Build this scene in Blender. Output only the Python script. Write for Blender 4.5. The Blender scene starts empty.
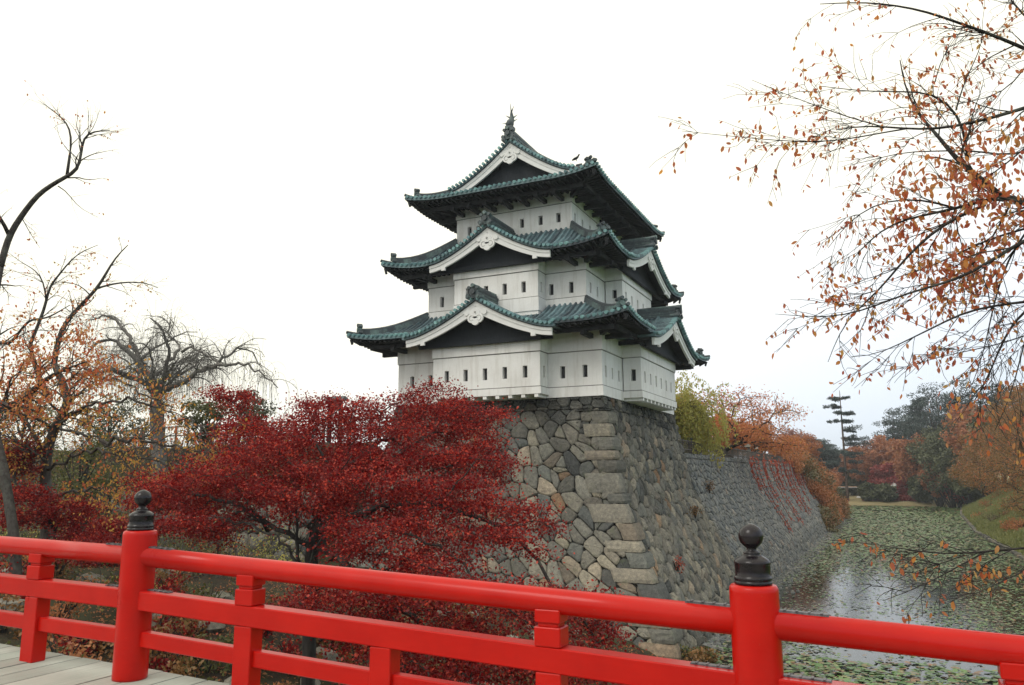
import bpy, math, random
import numpy as np
from mathutils import Matrix, Vector

# ------------------------------------------------------------------ camera
F_PX, PITCH, ROLL, YAW = 780.842, 0.1703, -0.0044, 0.4456
WX, HY = 1024, 685
sc = bpy.context.scene
cam_d = bpy.data.cameras.new('camera'); cam = bpy.data.objects.new('camera', cam_d)
sc.collection.objects.link(cam); sc.camera = cam
cam_d.sensor_width = 36.0; cam_d.lens = F_PX / WX * 36.0
cam_d.clip_start = 0.1; cam_d.clip_end = 3000
cam.matrix_world = (Matrix.Rotation(YAW, 4, 'Z') @ Matrix.Rotation(math.pi/2 + PITCH, 4, 'X')
                    @ Matrix.Rotation(ROLL, 4, 'Z'))
sc.render.resolution_x = WX; sc.render.resolution_y = HY

# ------------------------------------------------------------------ sky and sun
SUN_EL, SUN_ROT = math.radians(48), math.radians(205)
world = bpy.data.worlds.new('World'); sc.world = world; world.use_nodes = True
nt = world.node_tree; nt.nodes.clear()
def N(nt, t, **kw):
    n = nt.nodes.new(t)
    for k, v in kw.items(): setattr(n, k, v)
    return n
L = nt.links.new
out = N(nt, 'ShaderNodeOutputWorld'); bg = N(nt, 'ShaderNodeBackground')
sky = N(nt, 'ShaderNodeTexSky'); sky.sky_type = 'NISHITA'; sky.sun_disc = False
sky.sun_elevation = SUN_EL; sky.sun_rotation = SUN_ROT
sky.air_density = 1.0; sky.dust_density = 4.0; sky.ozone_density = 1.0
tc = N(nt, 'ShaderNodeTexCoord'); sep = N(nt, 'ShaderNodeSeparateXYZ')
L(tc.outputs['Generated'], sep.inputs[0])
# overcast layer: brighter to the west (left) and overhead, thinner and bluer low in the south
comb = N(nt, 'ShaderNodeMath', operation='MULTIPLY_ADD'); comb.inputs[1].default_value = -0.45; comb.inputs[2].default_value = 0.0
L(sep.outputs['X'], comb.inputs[0])
add = N(nt, 'ShaderNodeMath', operation='ADD'); L(comb.outputs[0], add.inputs[0]); L(sep.outputs['Z'], add.inputs[1])
noi = N(nt, 'ShaderNodeTexNoise'); noi.inputs['Scale'].default_value = 1.6; noi.inputs['Detail'].default_value = 4
L(tc.outputs['Generated'], noi.inputs['Vector'])
na = N(nt, 'ShaderNodeMath', operation='MULTIPLY_ADD'); na.inputs[1].default_value = 0.16; na.inputs[2].default_value = -0.08
L(noi.outputs['Fac'], na.inputs[0])
add2 = N(nt, 'ShaderNodeMath', operation='ADD'); L(add.outputs[0], add2.inputs[0]); L(na.outputs[0], add2.inputs[1])
cr = N(nt, 'ShaderNodeValToRGB'); L(add2.outputs[0], cr.inputs[0])
e = cr.color_ramp.elements
e[0].position = 0.02; e[0].color = (0.67, 0.755, 0.85, 1)
e[1].position = 0.42; e[1].color = (1.02, 0.99, 0.85, 1)
m = cr.color_ramp.elements.new(0.2); m.color = (0.85, 0.89, 0.935, 1)
sc10 = N(nt, 'ShaderNodeVectorMath', operation='SCALE'); sc10.inputs['Scale'].default_value = 13.6
L(cr.outputs[0], sc10.inputs[0])
mix = N(nt, 'ShaderNodeMix', data_type='RGBA'); mix.inputs['Factor'].default_value = 0.94
L(sky.outputs[0], mix.inputs['A']); L(sc10.outputs[0], mix.inputs['B'])
L(mix.outputs['Result'], bg.inputs[0]); bg.inputs[1].default_value = 0.08
L(bg.outputs[0], out.inputs[0])
sun_d = bpy.data.lights.new('sun', 'SUN'); sun = bpy.data.objects.new('sun', sun_d); sc.collection.objects.link(sun)
sun_d.energy = 0.9; sun_d.angle = math.radians(25); sun_d.color = (1.0, 0.97, 0.92)
# sun stands behind the viewer, a little to the left
sdir = Vector((math.sin(SUN_ROT)*math.cos(SUN_EL), math.cos(SUN_ROT)*math.cos(SUN_EL), math.sin(SUN_EL)))
sun.rotation_euler = sdir.to_track_quat('Z', 'Y').to_euler()
vs = sc.view_settings; vs.view_transform = 'Standard'; vs.look = 'None'; vs.exposure = 0.30; vs.gamma = 1.0
sc.render.engine = 'CYCLES'

# ------------------------------------------------------------------ helpers
COL = sc.collection
rng = np.random.default_rng(7)
def at(px, py, Y):
    """world point on the vertical plane y=Y seen at a pixel of the photograph (used to survey positions)"""
    dx, dy = px-512, py-342.5
    cr_, sr_ = math.cos(ROLL), math.sin(ROLL)
    a = (dx*cr_+dy*sr_)/F_PX; b = (-dx*sr_+dy*cr_)/F_PX
    cp, sp = math.cos(PITCH), math.sin(PITCH); c, s = math.cos(YAW), math.sin(YAW)
    d = cp+b*sp; z = sp-b*cp
    r = np.array([a*c-d*s, a*s+d*c, z])
    return r*(Y/r[1])

class MB:
    def __init__(s): s.v = []; s.f = []; s.n = 0; s.mi = []
    def add(s, v, faces, mi=0):
        v = np.asarray(v, float).reshape(-1, 3)
        if isinstance(faces, np.ndarray): faces = [faces]
        for f in faces:
            f = np.asarray(f, int)
            if f.ndim == 1: f = f[None]
            s.f.append(f+s.n); s.mi.append(np.full(len(f), mi))
        s.v.append(v); s.n += len(v); return s
    def box(s, c, size, R=None, mi=0, taper=1.0):
        x, y, z = np.array(size)/2
        v = np.array([[-x,-y,-z],[x,-y,-z],[x,y,-z],[-x,y,-z],[-x*taper,-y*taper,z],[x*taper,-y*taper,z],[x*taper,y*taper,z],[-x*taper,y*taper,z]])
        if R is not None: v = v @ np.asarray(R).T
        return s.add(v+np.asarray(c), BOXF, mi)
    def hexa(s, pts, mi=0): return s.add(pts, BOXF, mi)
    def bar(s, a, b, w, h, up=(0,0,1), mi=0):
        a = np.asarray(a, float); b = np.asarray(b, float); d = b-a; ln = np.linalg.norm(d); d /= ln
        sd = np.cross(d, up); sd /= np.linalg.norm(sd)+1e-9; u = np.cross(sd, d)
        p = []
        for q in (a, b):
            for i, j in ((-1,-1),(1,-1),(1,1),(-1,1)): p.append(q+sd*i*w/2+u*j*h/2)
        return s.add(p, np.array([[0,3,2,1],[4,5,6,7],[0,1,5,4],[1,2,6,5],[2,3,7,6],[3,0,4,7]]), mi)
    def tube(s, pts, rad, k=6, cap=True, mi=0):
        pts = np.asarray(pts, float); n = len(pts)
        rad = np.broadcast_to(np.asarray(rad, float), (n,))
        t = np.gradient(pts, axis=0); t /= np.linalg.norm(t, axis=1)[:, None]+1e-12
        ref = np.array([0,0,1.]) if abs(t[:,2]).mean() < .85 else np.array([1.,0,0])
        a = np.cross(t, ref); a /= np.linalg.norm(a, axis=1)[:, None]+1e-12; b = np.cross(t, a)
        an = np.arange(k)*2*math.pi/k
        ring = pts[:,None]+rad[:,None,None]*(a[:,None]*np.cos(an)[None,:,None]+b[:,None]*np.sin(an)[None,:,None])
        i = np.arange(n-1)[:,None]*k; j = np.arange(k)[None]; j2 = (j+1) % k
        q = np.stack([i+j, i+k+j, i+k+j2, i+j2], -1).reshape(-1, 4)
        fs = [q]
        if cap: fs += [np.arange(k)[None], (np.arange(k)[::-1]+(n-1)*k)[None]]
        return s.add(ring.reshape(-1, 3), fs, mi)
    def lathe(s, c, prof, k=24, mi=0):
        c = np.asarray(c, float); pr = np.asarray(prof, float); n = len(pr); an = np.arange(k)*2*math.pi/k
        v = np.stack([pr[:,0,None]*np.cos(an), pr[:,0,None]*np.sin(an), np.repeat(pr[:,1,None], k, 1)], -1).reshape(-1,3)+c
        i = np.arange(n-1)[:,None]*k; j = np.arange(k)[None]; j2 = (j+1) % k
        q = np.stack([i+j, i+j2, i+k+j2, i+k+j], -1).reshape(-1, 4)
        return s.add(v, [q, np.arange(k)[::-1][None], (np.arange(k)+(n-1)*k)[None]], mi)
    def prism(s, outline, o, ax, ay, an, th, mi=0):
        """outline (n,2) in plane (ax,ay) at o, extruded by th along an; convex or mildly concave"""
        ol = np.asarray(outline, float); o = np.asarray(o, float); n = len(ol)
        f = o+ol[:,:1]*np.asarray(ax)+ol[:,1:]*np.asarray(ay); b = f-np.asarray(an)*th
        i = np.arange(n); j = (i+1) % n
        return s.add(np.vstack([f, b]), [i[None], (i[::-1]+n)[None], np.stack([i, i+n, j+n, j], 1)], mi)
    def build(s, name, mats, parent=None, smooth=False, origin=None):
        v = np.vstack(s.v)
        if parent is not None: v = v-np.array(wl(parent))
        elif origin is not None: v = v-np.asarray(origin)
        used = np.zeros(len(v), bool)
        for f in s.f: used[f.ravel()] = True
        if not used.all():
            mp = np.cumsum(used)-1; v = v[used]; s.f = [mp[f] for f in s.f]
        me = bpy.data.meshes.new(name)
        me.vertices.add(len(v)); me.vertices.foreach_set('co', v.astype(np.float32).ravel())
        sizes = np.concatenate([np.full(len(f), f.shape[1]) for f in s.f]); loops = np.concatenate([f.ravel() for f in s.f])
        me.loops.add(len(loops)); me.loops.foreach_set('vertex_index', loops.astype(np.int32))
        me.polygons.add(len(sizes)); me.polygons.foreach_set('loop_start', (np.cumsum(sizes)-sizes).astype(np.int32))
        me.polygons.foreach_set('loop_total', sizes.astype(np.int32))
        mi = np.concatenate(s.mi); me.polygons.foreach_set('material_index', mi.astype(np.int32))
        if not isinstance(mats, (list, tuple)): mats = [mats]
        for m_ in mats: me.materials.append(m_)
        me.update(calc_edges=True); me.validate()
        me.polygons.foreach_set('use_smooth', np.full(len(me.polygons), bool(smooth)))
        o = bpy.data.objects.new(name, me); COL.objects.link(o)
        if parent is not None:
            o.parent = parent
        elif origin is not None: o.location = origin
        return o
BOXF = np.array([[0,3,2,1],[4,5,6,7],[0,1,5,4],[1,2,6,5],[2,3,7,6],[3,0,4,7]])
def wl(o):
    p = Vector((0,0,0))
    while o is not None: p = p+o.location; o = o.parent
    return p
def thing(name, label, cat, loc, group=None):
    o = bpy.data.objects.new(name, None); COL.objects.link(o); o.location = Vector([float(q) for q in loc])
    o.empty_display_size = 0.3
    o['label'] = label; o['category'] = cat
    if group: o['group'] = group
    bpy.context.view_layer.update()
    return o
def tag(o, label, cat, group=None, kind=None):
    o['label'] = label; o['category'] = cat
    if group: o['group'] = group
    if kind: o['kind'] = kind
    return o
def struct(o, label=None):
    o['kind'] = 'structure'
    if label: o['label'] = label
    return o
def dup(root, loc, label=None, group=None):
    def cp(o, par):
        c = o.copy(); COL.objects.link(c)
        if par is not None: c.parent = par
        for ch in o.children: cp(ch, c)
        return c
    r = cp(root, None); r.location = loc
    if label: r['label'] = label
    if group: r['group'] = group
    return r

# ------------------------------------------------------------------ materials
def mat(name, base=(.5,.5,.5), rough=.6, metal=0., spec=.5, coat=0.):
    m_ = bpy.data.materials.new(name); m_.use_nodes = True; t = m_.node_tree
    b = t.nodes['Principled BSDF']; b.inputs['Base Color'].default_value = (*base, 1); b.inputs['Roughness'].default_value = rough
    b.inputs['Metallic'].default_value = metal; b.inputs['Specular IOR Level'].default_value = spec
    b.inputs['Coat Weight'].default_value = coat
    return m_, t, b
def ramp(t, fac, stops, interp='LINEAR'):
    r = N(t, 'ShaderNodeValToRGB'); r.color_ramp.interpolation = interp
    el = r.color_ramp.elements
    while len(el) < len(stops): el.new(0.5)
    for x, (p, c) in zip(el, stops): x.position = p; x.color = (*c, 1)
    t.links.new(fac, r.inputs[0]); return r.outputs[0]
def noise(t, scale, detail=4, rough=.55, vec=None, stretch=None):
    g = N(t, 'ShaderNodeNewGeometry'); src = vec or g.outputs['Position']
    if stretch:
        mp = N(t, 'ShaderNodeMapping'); mp.inputs['Scale'].default_value = stretch; t.links.new(src, mp.inputs[0]); src = mp.outputs[0]
    n = N(t, 'ShaderNodeTexNoise'); n.inputs['Scale'].default_value = scale; n.inputs['Detail'].default_value = detail; n.inputs['Roughness'].default_value = rough
    t.links.new(src, n.inputs['Vector']); return n.outputs['Fac']
def mixc(t, fac, a, b, mode='MIX'):
    n = N(t, 'ShaderNodeMix', data_type='RGBA', blend_type=mode)
    for s_, v in (('Factor', fac), ('A', a), ('B', b)):
        if isinstance(v, (int, float)): n.inputs[s_].default_value = v
        elif isinstance(v, tuple): n.inputs[s_].default_value = (*v, 1)
        else: t.links.new(v, n.inputs[s_])
    return n.outputs['Result']
def bump(t, b, h, strength=.3, dist=.02):
    n = N(t, 'ShaderNodeBump'); n.inputs['Strength'].default_value = strength; n.inputs['Distance'].default_value = dist
    t.links.new(h, n.inputs['Height']); t.links.new(n.outputs[0], b.inputs['Normal'])
def island(t): return N(t, 'ShaderNodeNewGeometry').outputs['Random Per Island']
def mathn(t, op, a, b=0.0, clamp=False):
    n = N(t, 'ShaderNodeMath', operation=op); n.use_clamp = clamp
    for i, v in enumerate((a, b)):
        if isinstance(v, (int, float)): n.inputs[i].default_value = v
        else: t.links.new(v, n.inputs[i])
    return n.outputs[0]

def m_simple(name, c1, c2, scale, rough=.7, bs=.3, bd=.01, spec=.4, stretch=None, **k):
    m_, t, b = mat(name, rough=rough, spec=spec, **k)
    f = noise(t, scale, 5, .6, stretch=stretch)
    t.links.new(ramp(t, f, [(.3, c1), (.7, c2)]), b.inputs['Base Color'])
    if bs: bump(t, b, f, bs, bd)
    return m_
def m_leaf(name, cols, trans=.25, rough=.5, spec=.4, clump=None):
    """random colour per leaf from a list, with some light passing through"""
    m_, t, b = mat(name, rough=rough, spec=spec)
    n = len(cols); isl = island(t)
    if clump:
        isl = mathn(t, 'ADD', mathn(t, 'MULTIPLY', isl, .6), mathn(t, 'MULTIPLY', noise(t, clump, 2), .4))
        isl = mathn(t, 'MULTIPLY_ADD', isl, 1.0)
    c = ramp(t, isl, [(i/n, cc) for i, cc in enumerate(cols)], 'LINEAR')
    t.links.new(c, b.inputs['Base Color'])
    tr = N(t, 'ShaderNodeBsdfTranslucent'); t.links.new(c, tr.inputs[0])
    mx = N(t, 'ShaderNodeMixShader'); mx.inputs[0].default_value = trans
    t.links.new(b.outputs[0], mx.inputs[1]); t.links.new(tr.outputs[0], mx.inputs[2])
    t.links.new(mx.outputs[0], t.nodes['Material Output'].inputs[0])
    return m_

def m_plaster():
    m_, t, b = mat('white_plaster', rough=.8, spec=.3)
    big = noise(t, .55, 5, .65); st = noise(t, 1.2, 5, .7, stretch=(2.2, 2.2, .18)); fine = noise(t, 14, 3)
    c = ramp(t, big, [(.25, (.72,.70,.675)), (.62, (.86,.85,.83))])
    s2 = ramp(t, st, [(.3, (.66,.63,.58)), (.5, (1,1,1))])
    c = mixc(t, .6, c, s2, 'MULTIPLY')
    c = mixc(t, .12, c, ramp(t, fine, [(.3,(.7,.7,.7)),(.7,(1,1,1))]), 'MULTIPLY')
    t.links.new(c, b.inputs['Base Color']); bump(t, b, fine, .12, .01); return m_
def m_copper(name, dark, mid, light, bias=0., rough=.55):
    m_, t, b = mat(name, rough=rough, spec=.5)
    n1 = noise(t, 1.3, 6, .7); n2 = noise(t, 9, 4, .6); isl = island(t)
    f = mathn(t, 'ADD', mathn(t, 'ADD', mathn(t, 'MULTIPLY', n1, .5), mathn(t, 'MULTIPLY', n2, .3)), mathn(t, 'MULTIPLY', isl, .22))
    f = mathn(t, 'ADD', f, bias)
    t.links.new(ramp(t, f, [(.36, dark), (.5, mid), (.68, light)]), b.inputs['Base Color'])
    bump(t, b, n2, .25, .01); return m_
def m_stone(name, cool=0.):
    m_, t, b = mat(name, rough=.85, spec=.3)
    isl = island(t)
    c = ramp(t, isl, [(0,(.15,.15,.143)),(.14,(.20,.19,.168)),(.28,(.12,.13,.132)),(.42,(.255,.235,.198)),(.55,(.165,.165,.155)),
                      (.68,(.27,.25,.215)),(.8,(.10,.105,.108)),(.88,(.20,.195,.18)),(.94,(.23,.195,.16)),(.965,(.30,.19,.12)),(.975,(.29,.25,.21)),(1,(.23,.23,.215))])
    n1 = noise(t, 1.1, 6, .7); n2 = noise(t, 7, 6, .7); n3 = noise(t, 38, 3, .6)
    c = mixc(t, .6, c, ramp(t, n1, [(.3,(.6,.61,.63)),(.7,(1.2,1.17,1.1))]), 'MULTIPLY')
    isl2 = mathn(t, 'FRACT', mathn(t, 'MULTIPLY', isl, 37.7)); c = mixc(t, .9, c, ramp(t, isl2, [(0,(.55,.56,.58)),(.5,(1,1,1)),(1,(1.45,1.42,1.34))]), 'MULTIPLY')
    c = mixc(t, .9, c, ramp(t, n2, [(.3,(.5,.5,.51)),(.7,(1.3,1.27,1.2))]), 'MULTIPLY')
    c = mixc(t, .7, c, ramp(t, n3, [(.35,(.6,.6,.6)),(.65,(1.25,1.25,1.22))]), 'MULTIPLY')
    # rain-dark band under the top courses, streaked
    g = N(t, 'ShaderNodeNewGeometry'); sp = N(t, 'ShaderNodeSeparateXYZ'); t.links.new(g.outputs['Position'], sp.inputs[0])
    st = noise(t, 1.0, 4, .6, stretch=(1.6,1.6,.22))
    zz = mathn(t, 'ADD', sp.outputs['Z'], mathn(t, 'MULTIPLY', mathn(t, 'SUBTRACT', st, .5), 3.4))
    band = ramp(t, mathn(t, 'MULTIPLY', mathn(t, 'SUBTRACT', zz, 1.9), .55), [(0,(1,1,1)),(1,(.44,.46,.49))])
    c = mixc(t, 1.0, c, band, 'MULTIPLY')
    mo = mathn(t, 'MULTIPLY', ramp(t, noise(t, 2.4, 5, .7), [(.56,(0,0,0)),(.68,(1,1,1))]), .35)
    c = mixc(t, mo, c, (.09,.11,.05))
    if cool: c = mixc(t, cool, c, (.24,.27,.30))
    t.links.new(c, b.inputs['Base Color'])
    h = mathn(t, 'ADD', n2, mathn(t, 'MULTIPLY', n3, .35)); bump(t, b, h, .8, .04); return m_
def m_bark(name, c1=(.035,.03,.028), c2=(.10,.09,.08)):
    m_, t, b = mat(name, rough=.9, spec=.2)
    f = noise(t, 9, 5, .7, stretch=(1,1,.35)); l = noise(t, 2.5, 4, .7)
    c = ramp(t, f, [(.3,c1),(.7,c2)]); c = mixc(t, mathn(t,'MULTIPLY',ramp(t,l,[(.52,(0,0,0)),(.65,(1,1,1))]),.5), c, (.13,.145,.12))
    t.links.new(c, b.inputs['Base Color']); bump(t, b, f, .8, .03); return m_

PLASTER = m_plaster()
COPPER = m_copper('aged_copper_tile', (.028,.038,.048), (.065,.10,.118), (.17,.27,.29), .03)
PATINA = m_copper('verdigris_copper_edge', (.04,.08,.09), (.11,.22,.24), (.22,.42,.41), .03)
RIDGEM = m_copper('weathered_copper_ridge', (.03,.037,.043), (.06,.08,.088), (.15,.23,.21), -.03)
WHITE = m_simple('white_lime_coat', (.74,.735,.72), (.82,.815,.80), 2.5, .8, .1)
RELIEF = m_simple('shaded_relief_plaster', (.38,.37,.35), (.5,.49,.46), 5, .8, .1)
SHADELINE = m_simple('painted_moulding_shadow', (.12,.115,.11), (.24,.23,.21), 3, .9, .1)  # dark colour standing in for the shadow along the wall mouldings
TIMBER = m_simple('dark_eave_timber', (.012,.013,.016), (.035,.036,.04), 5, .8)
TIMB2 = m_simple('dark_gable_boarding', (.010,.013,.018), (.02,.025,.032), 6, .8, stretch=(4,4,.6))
GLASSD = m_simple('dark_window_void', (.006,.006,.007), (.014,.014,.015), 4, .5, bs=0)
SHUT = m_simple('grey_shutter_board', (.05,.05,.055), (.1,.1,.11), 6, .7)
STONE = m_stone('castle_stone'); STONE2 = m_stone('moat_wall_stone', .3)
GAPM = m_simple('dark_joint_earth', (.012,.012,.011), (.03,.03,.026), 3, .95)
BARK = m_bark('cherry_bark'); BARKD = m_bark('dark_bark', (.018,.016,.016), (.055,.05,.046)); BARKP = m_bark('pine_bark', (.05,.03,.025), (.13,.085,.065))
def m_red():
    m_, t, b = mat('vermilion_paint', rough=.38, spec=.18, coat=.16)
    b.inputs['Coat Roughness'].default_value = .16
    f = noise(t, 3.0, 4, .6); g_ = noise(t, 40, 3, .6, stretch=(.15,1,1)); sp = noise(t, 90, 2)
    c = ramp(t, f, [(.3,(.45,.005,.0025)),(.7,(.54,.008,.0032))])
    c = mixc(t, .12, c, ramp(t, g_, [(.3,(.6,.6,.6)),(.7,(1,1,1))]), 'MULTIPLY')
    ch = ramp(t, sp, [(.745,(0,0,0)),(.76,(1,1,1))]); c = mixc(t, mathn(t,'MULTIPLY',ch,.5), c, (.3,.12,.08))
    t.links.new(c, b.inputs['Base Color'])
    t.links.new(mathn(t,'ADD',mathn(t,'MULTIPLY',f,.25),.2), b.inputs['Roughness'])
    bump(t, b, mathn(t,'ADD',g_,mathn(t,'MULTIPLY',f,2.)), .12, .004); return m_
RED = m_red()
IRON = m_simple('black_bronze', (.006,.005,.007), (.018,.013,.016), 12, .24, .08, .002, spec=.35)
IRON2 = m_simple('worn_iron_strap', (.03,.028,.03), (.16,.14,.15), 22, .4, .1, .002, metal=.5)
def m_deck():
    m_, t, b = mat('weathered_deck_plank', rough=.8, spec=.3)
    g_ = noise(t, 14, 5, .65, stretch=(3,.12,1)); bl = noise(t, 2.2, 4, .6); isl = island(t)
    c = ramp(t, isl, [(0,(.33,.34,.31)),(.5,(.44,.44,.405)),(1,(.38,.40,.365))])
    c = mixc(t, .6, c, ramp(t, g_, [(.3,(.72,.73,.7)),(.7,(1.1,1.1,1.08))]), 'MULTIPLY')
    c = mixc(t, .5, c, ramp(t, bl, [(.3,(.75,.8,.74)),(.7,(1.1,1.08,1.05))]), 'MULTIPLY')
    t.links.new(c, b.inputs['Base Color']); bump(t, b, g_, .4, .006); return m_
DECK = m_deck()
WOODF = m_simple('grey_fence_wood', (.06,.05,.045), (.15,.13,.11), 9, .85)
# ================================================================== castle tower
CX, CY, Z0 = -12.08, 35.28, 3.80       # near corner of the stone base top
W, D = 11.6, 13.5
S2, S3 = 1.14, 2.27
cmid = np.array([CX-W/2, CY+D/2, Z0])
tower = thing('castle_tower', 'three storey white plaster castle tower with green copper tiled roofs on the stone base', 'castle tower', cmid)
FX, RX, BX, LX = (np.array([0,-1.,0]), np.array([1.,0,0]), np.array([0,1.,0]), np.array([-1.,0,0]))

def wall_face(mb, o, t, n, w, z0, z1, wins, dep=.24):
    """flat wall w wide from o along t, outward normal n, real openings for wins [(centre, za, zb, width)]; returns openings"""
    o = np.asarray(o, float); t = np.asarray(t, float); n = np.asarray(n, float)
    xs = sorted({0., w}|{q[0]-q[3]/2 for q in wins}|{q[0]+q[3]/2 for q in wins})
    zs = sorted({z0, z1}|{q[1] for q in wins}|{q[2] for q in wins})
    P = lambda x, z, d=0.: o+t*x+np.array([0,0,z])-n*d
    for i in range(len(xs)-1):
        for j in range(len(zs)-1):
            xm, zm = (xs[i]+xs[i+1])/2, (zs[j]+zs[j+1])/2
            if any(abs(xm-q[0]) < q[3]/2 and q[1] < zm < q[2] for q in wins): continue
            mb.add([P(xs[i],zs[j]),P(xs[i+1],zs[j]),P(xs[i+1],zs[j+1]),P(xs[i],zs[j+1])], np.array([[0,1,2,3]]))
    for c, a, b_, ww in wins:
        q = [(c-ww/2,a),(c+ww/2,a),(c+ww/2,b_),(c-ww/2,b_)]
        for k in range(4):
            u, v = q[k], q[(k+1)%4]
            mb.add([P(*u),P(*v),P(*v,dep),P(*u,dep)], np.array([[0,1,2,3]]))
def window_mb(o, t, n, c, a, b_, ww, dep=.24):
    o = np.asarray(o, float); t = np.asarray(t); n = np.asarray(n); f = MB()
    P = lambda x, z, d: o+t*x+np.array([0,0,z])-n*d
    f.add([P(c-ww/2,a,dep),P(c+ww/2,a,dep),P(c+ww/2,b_,dep),P(c-ww/2,b_,dep)], np.array([[0,1,2,3]]), 0)
    # one upright shutter bar standing inside the slit
    for k in (0,):
        f.bar(P(c-ww*.17,a,dep-.03), P(c-ww*.17,b_,dep-.03), .03, .03, up=tuple(n), mi=1)
    return f
def block(name, u0, u1, v0, v1, zb, zt, faces, bands, shade_lines):
    """a plastered volume; faces = {'F':[wins],'R':...,'L':...,'B':...} window lists along each face's own t axis"""
    mb = MB()
    x0, x1 = CX-u1, CX-u0; y0, y1 = CY+v0, CY+v1
    defs = {'F': ((x0,y0,Z0), RX, FX, x1-x0), 'R': ((x1,y0,Z0), BX, RX, y1-y0), 'B': ((x1,y1,Z0), LX, BX, x1-x0), 'L': ((x0,y1,Z0), FX, LX, y1-y0)}
    wins = []
    for k, (o, t, n, w) in defs.items():
        ws = faces.get(k, [])
        wall_face(mb, o, t, n, w, zb, zt, ws)
        wins += [(o, t, n)+tuple(q) for q in ws]
    mb.add([(x0,y0,Z0+zb),(x1,y0,Z0+zb),(x1,y1,Z0+zb),(x0,y1,Z0+zb)], np.array([[3,2,1,0]]))
    mb.add([(x0,y0,Z0+zt),(x1,y0,Z0+zt),(x1,y1,Z0+zt),(x0,y1,Z0+zt)], np.array([[0,1,2,3]]))
    for (za, zb_, pr) in bands:   # plaster mouldings running all round, with painted shadow lines beside them
        ring(mb, x0, x1, y0, y1, za, zb_, pr)
    for (za, zb_) in shade_lines: ring(mb, x0, x1, y0, y1, za, zb_, .012, mi=1)  # thin dark strips that paint the shadow line of each moulding
    o = mb.build(name, [PLASTER, SHADELINE], tower)
    for (oo, t, n, c, a, b_, ww) in wins:
        window_mb(oo, t, n, c, a, b_, ww).build('window', [GLASSD, SHUT], o)
    return o
def ring(mb, x0, x1, y0, y1, za, zb_, pr, ins=.02, mi=0):
    z = (Z0+za+Z0+zb_)/2; h = zb_-za
    th = pr+ins
    mb.box(((x0+x1)/2, y0-pr+th/2, z), (x1-x0+2*pr, th, h), mi=mi); mb.box(((x0+x1)/2, y1+pr-th/2, z), (x1-x0+2*pr, th, h), mi=mi)
    mb.box((x0-pr+th/2, (y0+y1)/2, z), (th, y1-y0+2*pr-2*th, h), mi=mi); mb.box((x1+pr-th/2, (y0+y1)/2, z), (th, y1-y0+2*pr-2*th, h), mi=mi)
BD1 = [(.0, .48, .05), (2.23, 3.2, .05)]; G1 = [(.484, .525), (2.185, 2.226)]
ww = .25
def fw(us, za, zb, uo): return [(uo-u, za, zb, ww) for u in us]     # front face runs from high u to low u
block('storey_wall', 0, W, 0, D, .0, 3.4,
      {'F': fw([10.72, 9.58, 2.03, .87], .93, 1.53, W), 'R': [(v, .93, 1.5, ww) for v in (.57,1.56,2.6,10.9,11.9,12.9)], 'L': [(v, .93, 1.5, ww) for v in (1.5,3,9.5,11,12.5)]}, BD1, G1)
B1 = [(.14, .48, .05), (2.23, 3.0, .05)]
block('bay_wall', 2.8, 8.8, -1.0, -.06, .14, 3.0, {'F': fw([8.0,6.9,5.8,4.7,3.6], .95, 1.54, 8.8), 'R': [(.5,.95,1.54,.2)], 'L': [(.5,.95,1.54,.2)]}, B1, G1)
block('bay_wall', -1.0, -.06, 3.165, 10.2, .14, 3.0, {'R': [(v-3.165,.95,1.54,ww) for v in (3.87,4.94,6.01,7.08,8.15,9.22)], 'F': [(.53,1.0,1.6,ww)], 'B': [(.5,1.0,1.6,ww)]}, B1, G1)
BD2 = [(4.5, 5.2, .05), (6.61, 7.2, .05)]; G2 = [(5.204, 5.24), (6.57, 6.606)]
block('storey_wall', S2, W-S2, S2, D-S2, 3.3, 7.7,
      {'F': fw([9.6,3.05,1.95], 5.45, 6.04, W-S2), 'R': [(v-S2,5.5,6.06,ww) for v in (1.83,2.9,10.6,11.7)], 'L': [(v,5.5,6.06,ww) for v in (1,2.2,9,10.2)]}, BD2, G2)
block('bay_wall', 3.365, 8.235, .14, S2-.06, 4.3, 7.3, {'F': fw([7.42,6.34,5.25,4.17], 5.5, 6.08, 8.235), 'R': [(.45,5.5,6.05,.2)], 'L': [(.45,5.5,6.05,.2)]}, BD2, G2)
block('bay_wall', .14, S2-.06, 4.035, 9.71, 4.3, 7.3, {'R': [(v-4.035,5.5,6.06,ww) for v in (4.69,5.79,6.89,7.99,9.05)], 'F': [(.5,5.62,6.1,ww)]}, BD2, G2)
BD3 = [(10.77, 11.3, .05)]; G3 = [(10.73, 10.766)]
block('storey_wall', S3, W-S3, S3, D-S3, 7.6, 11.55,
      {'F': fw([8.5,7.95,5.22,4.1,3.05], 9.72, 10.24, W-S3), 'R': [(v-S3,9.72,10.24,ww) for v in (2.75,3.9,5.1,6.7,8.3,10)], 'L': [(v,9.72,10.24,ww) for v in (1,2.2,5,7)]}, BD3, G3)
# joist ends carrying the overhanging bays
for k in range(9):
    u = 3.0+k*.7
    MB().box((CX-u, CY-.55, Z0+.06), (.2, .95, .155)).build('floor_joist', PLASTER, tower)
for k in range(10):
    v = 3.4+k*.73
    MB().box((CX+.55, CY+v, Z0+.06), (.95, .2, .155)).build('floor_joist', PLASTER, tower)

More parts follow.
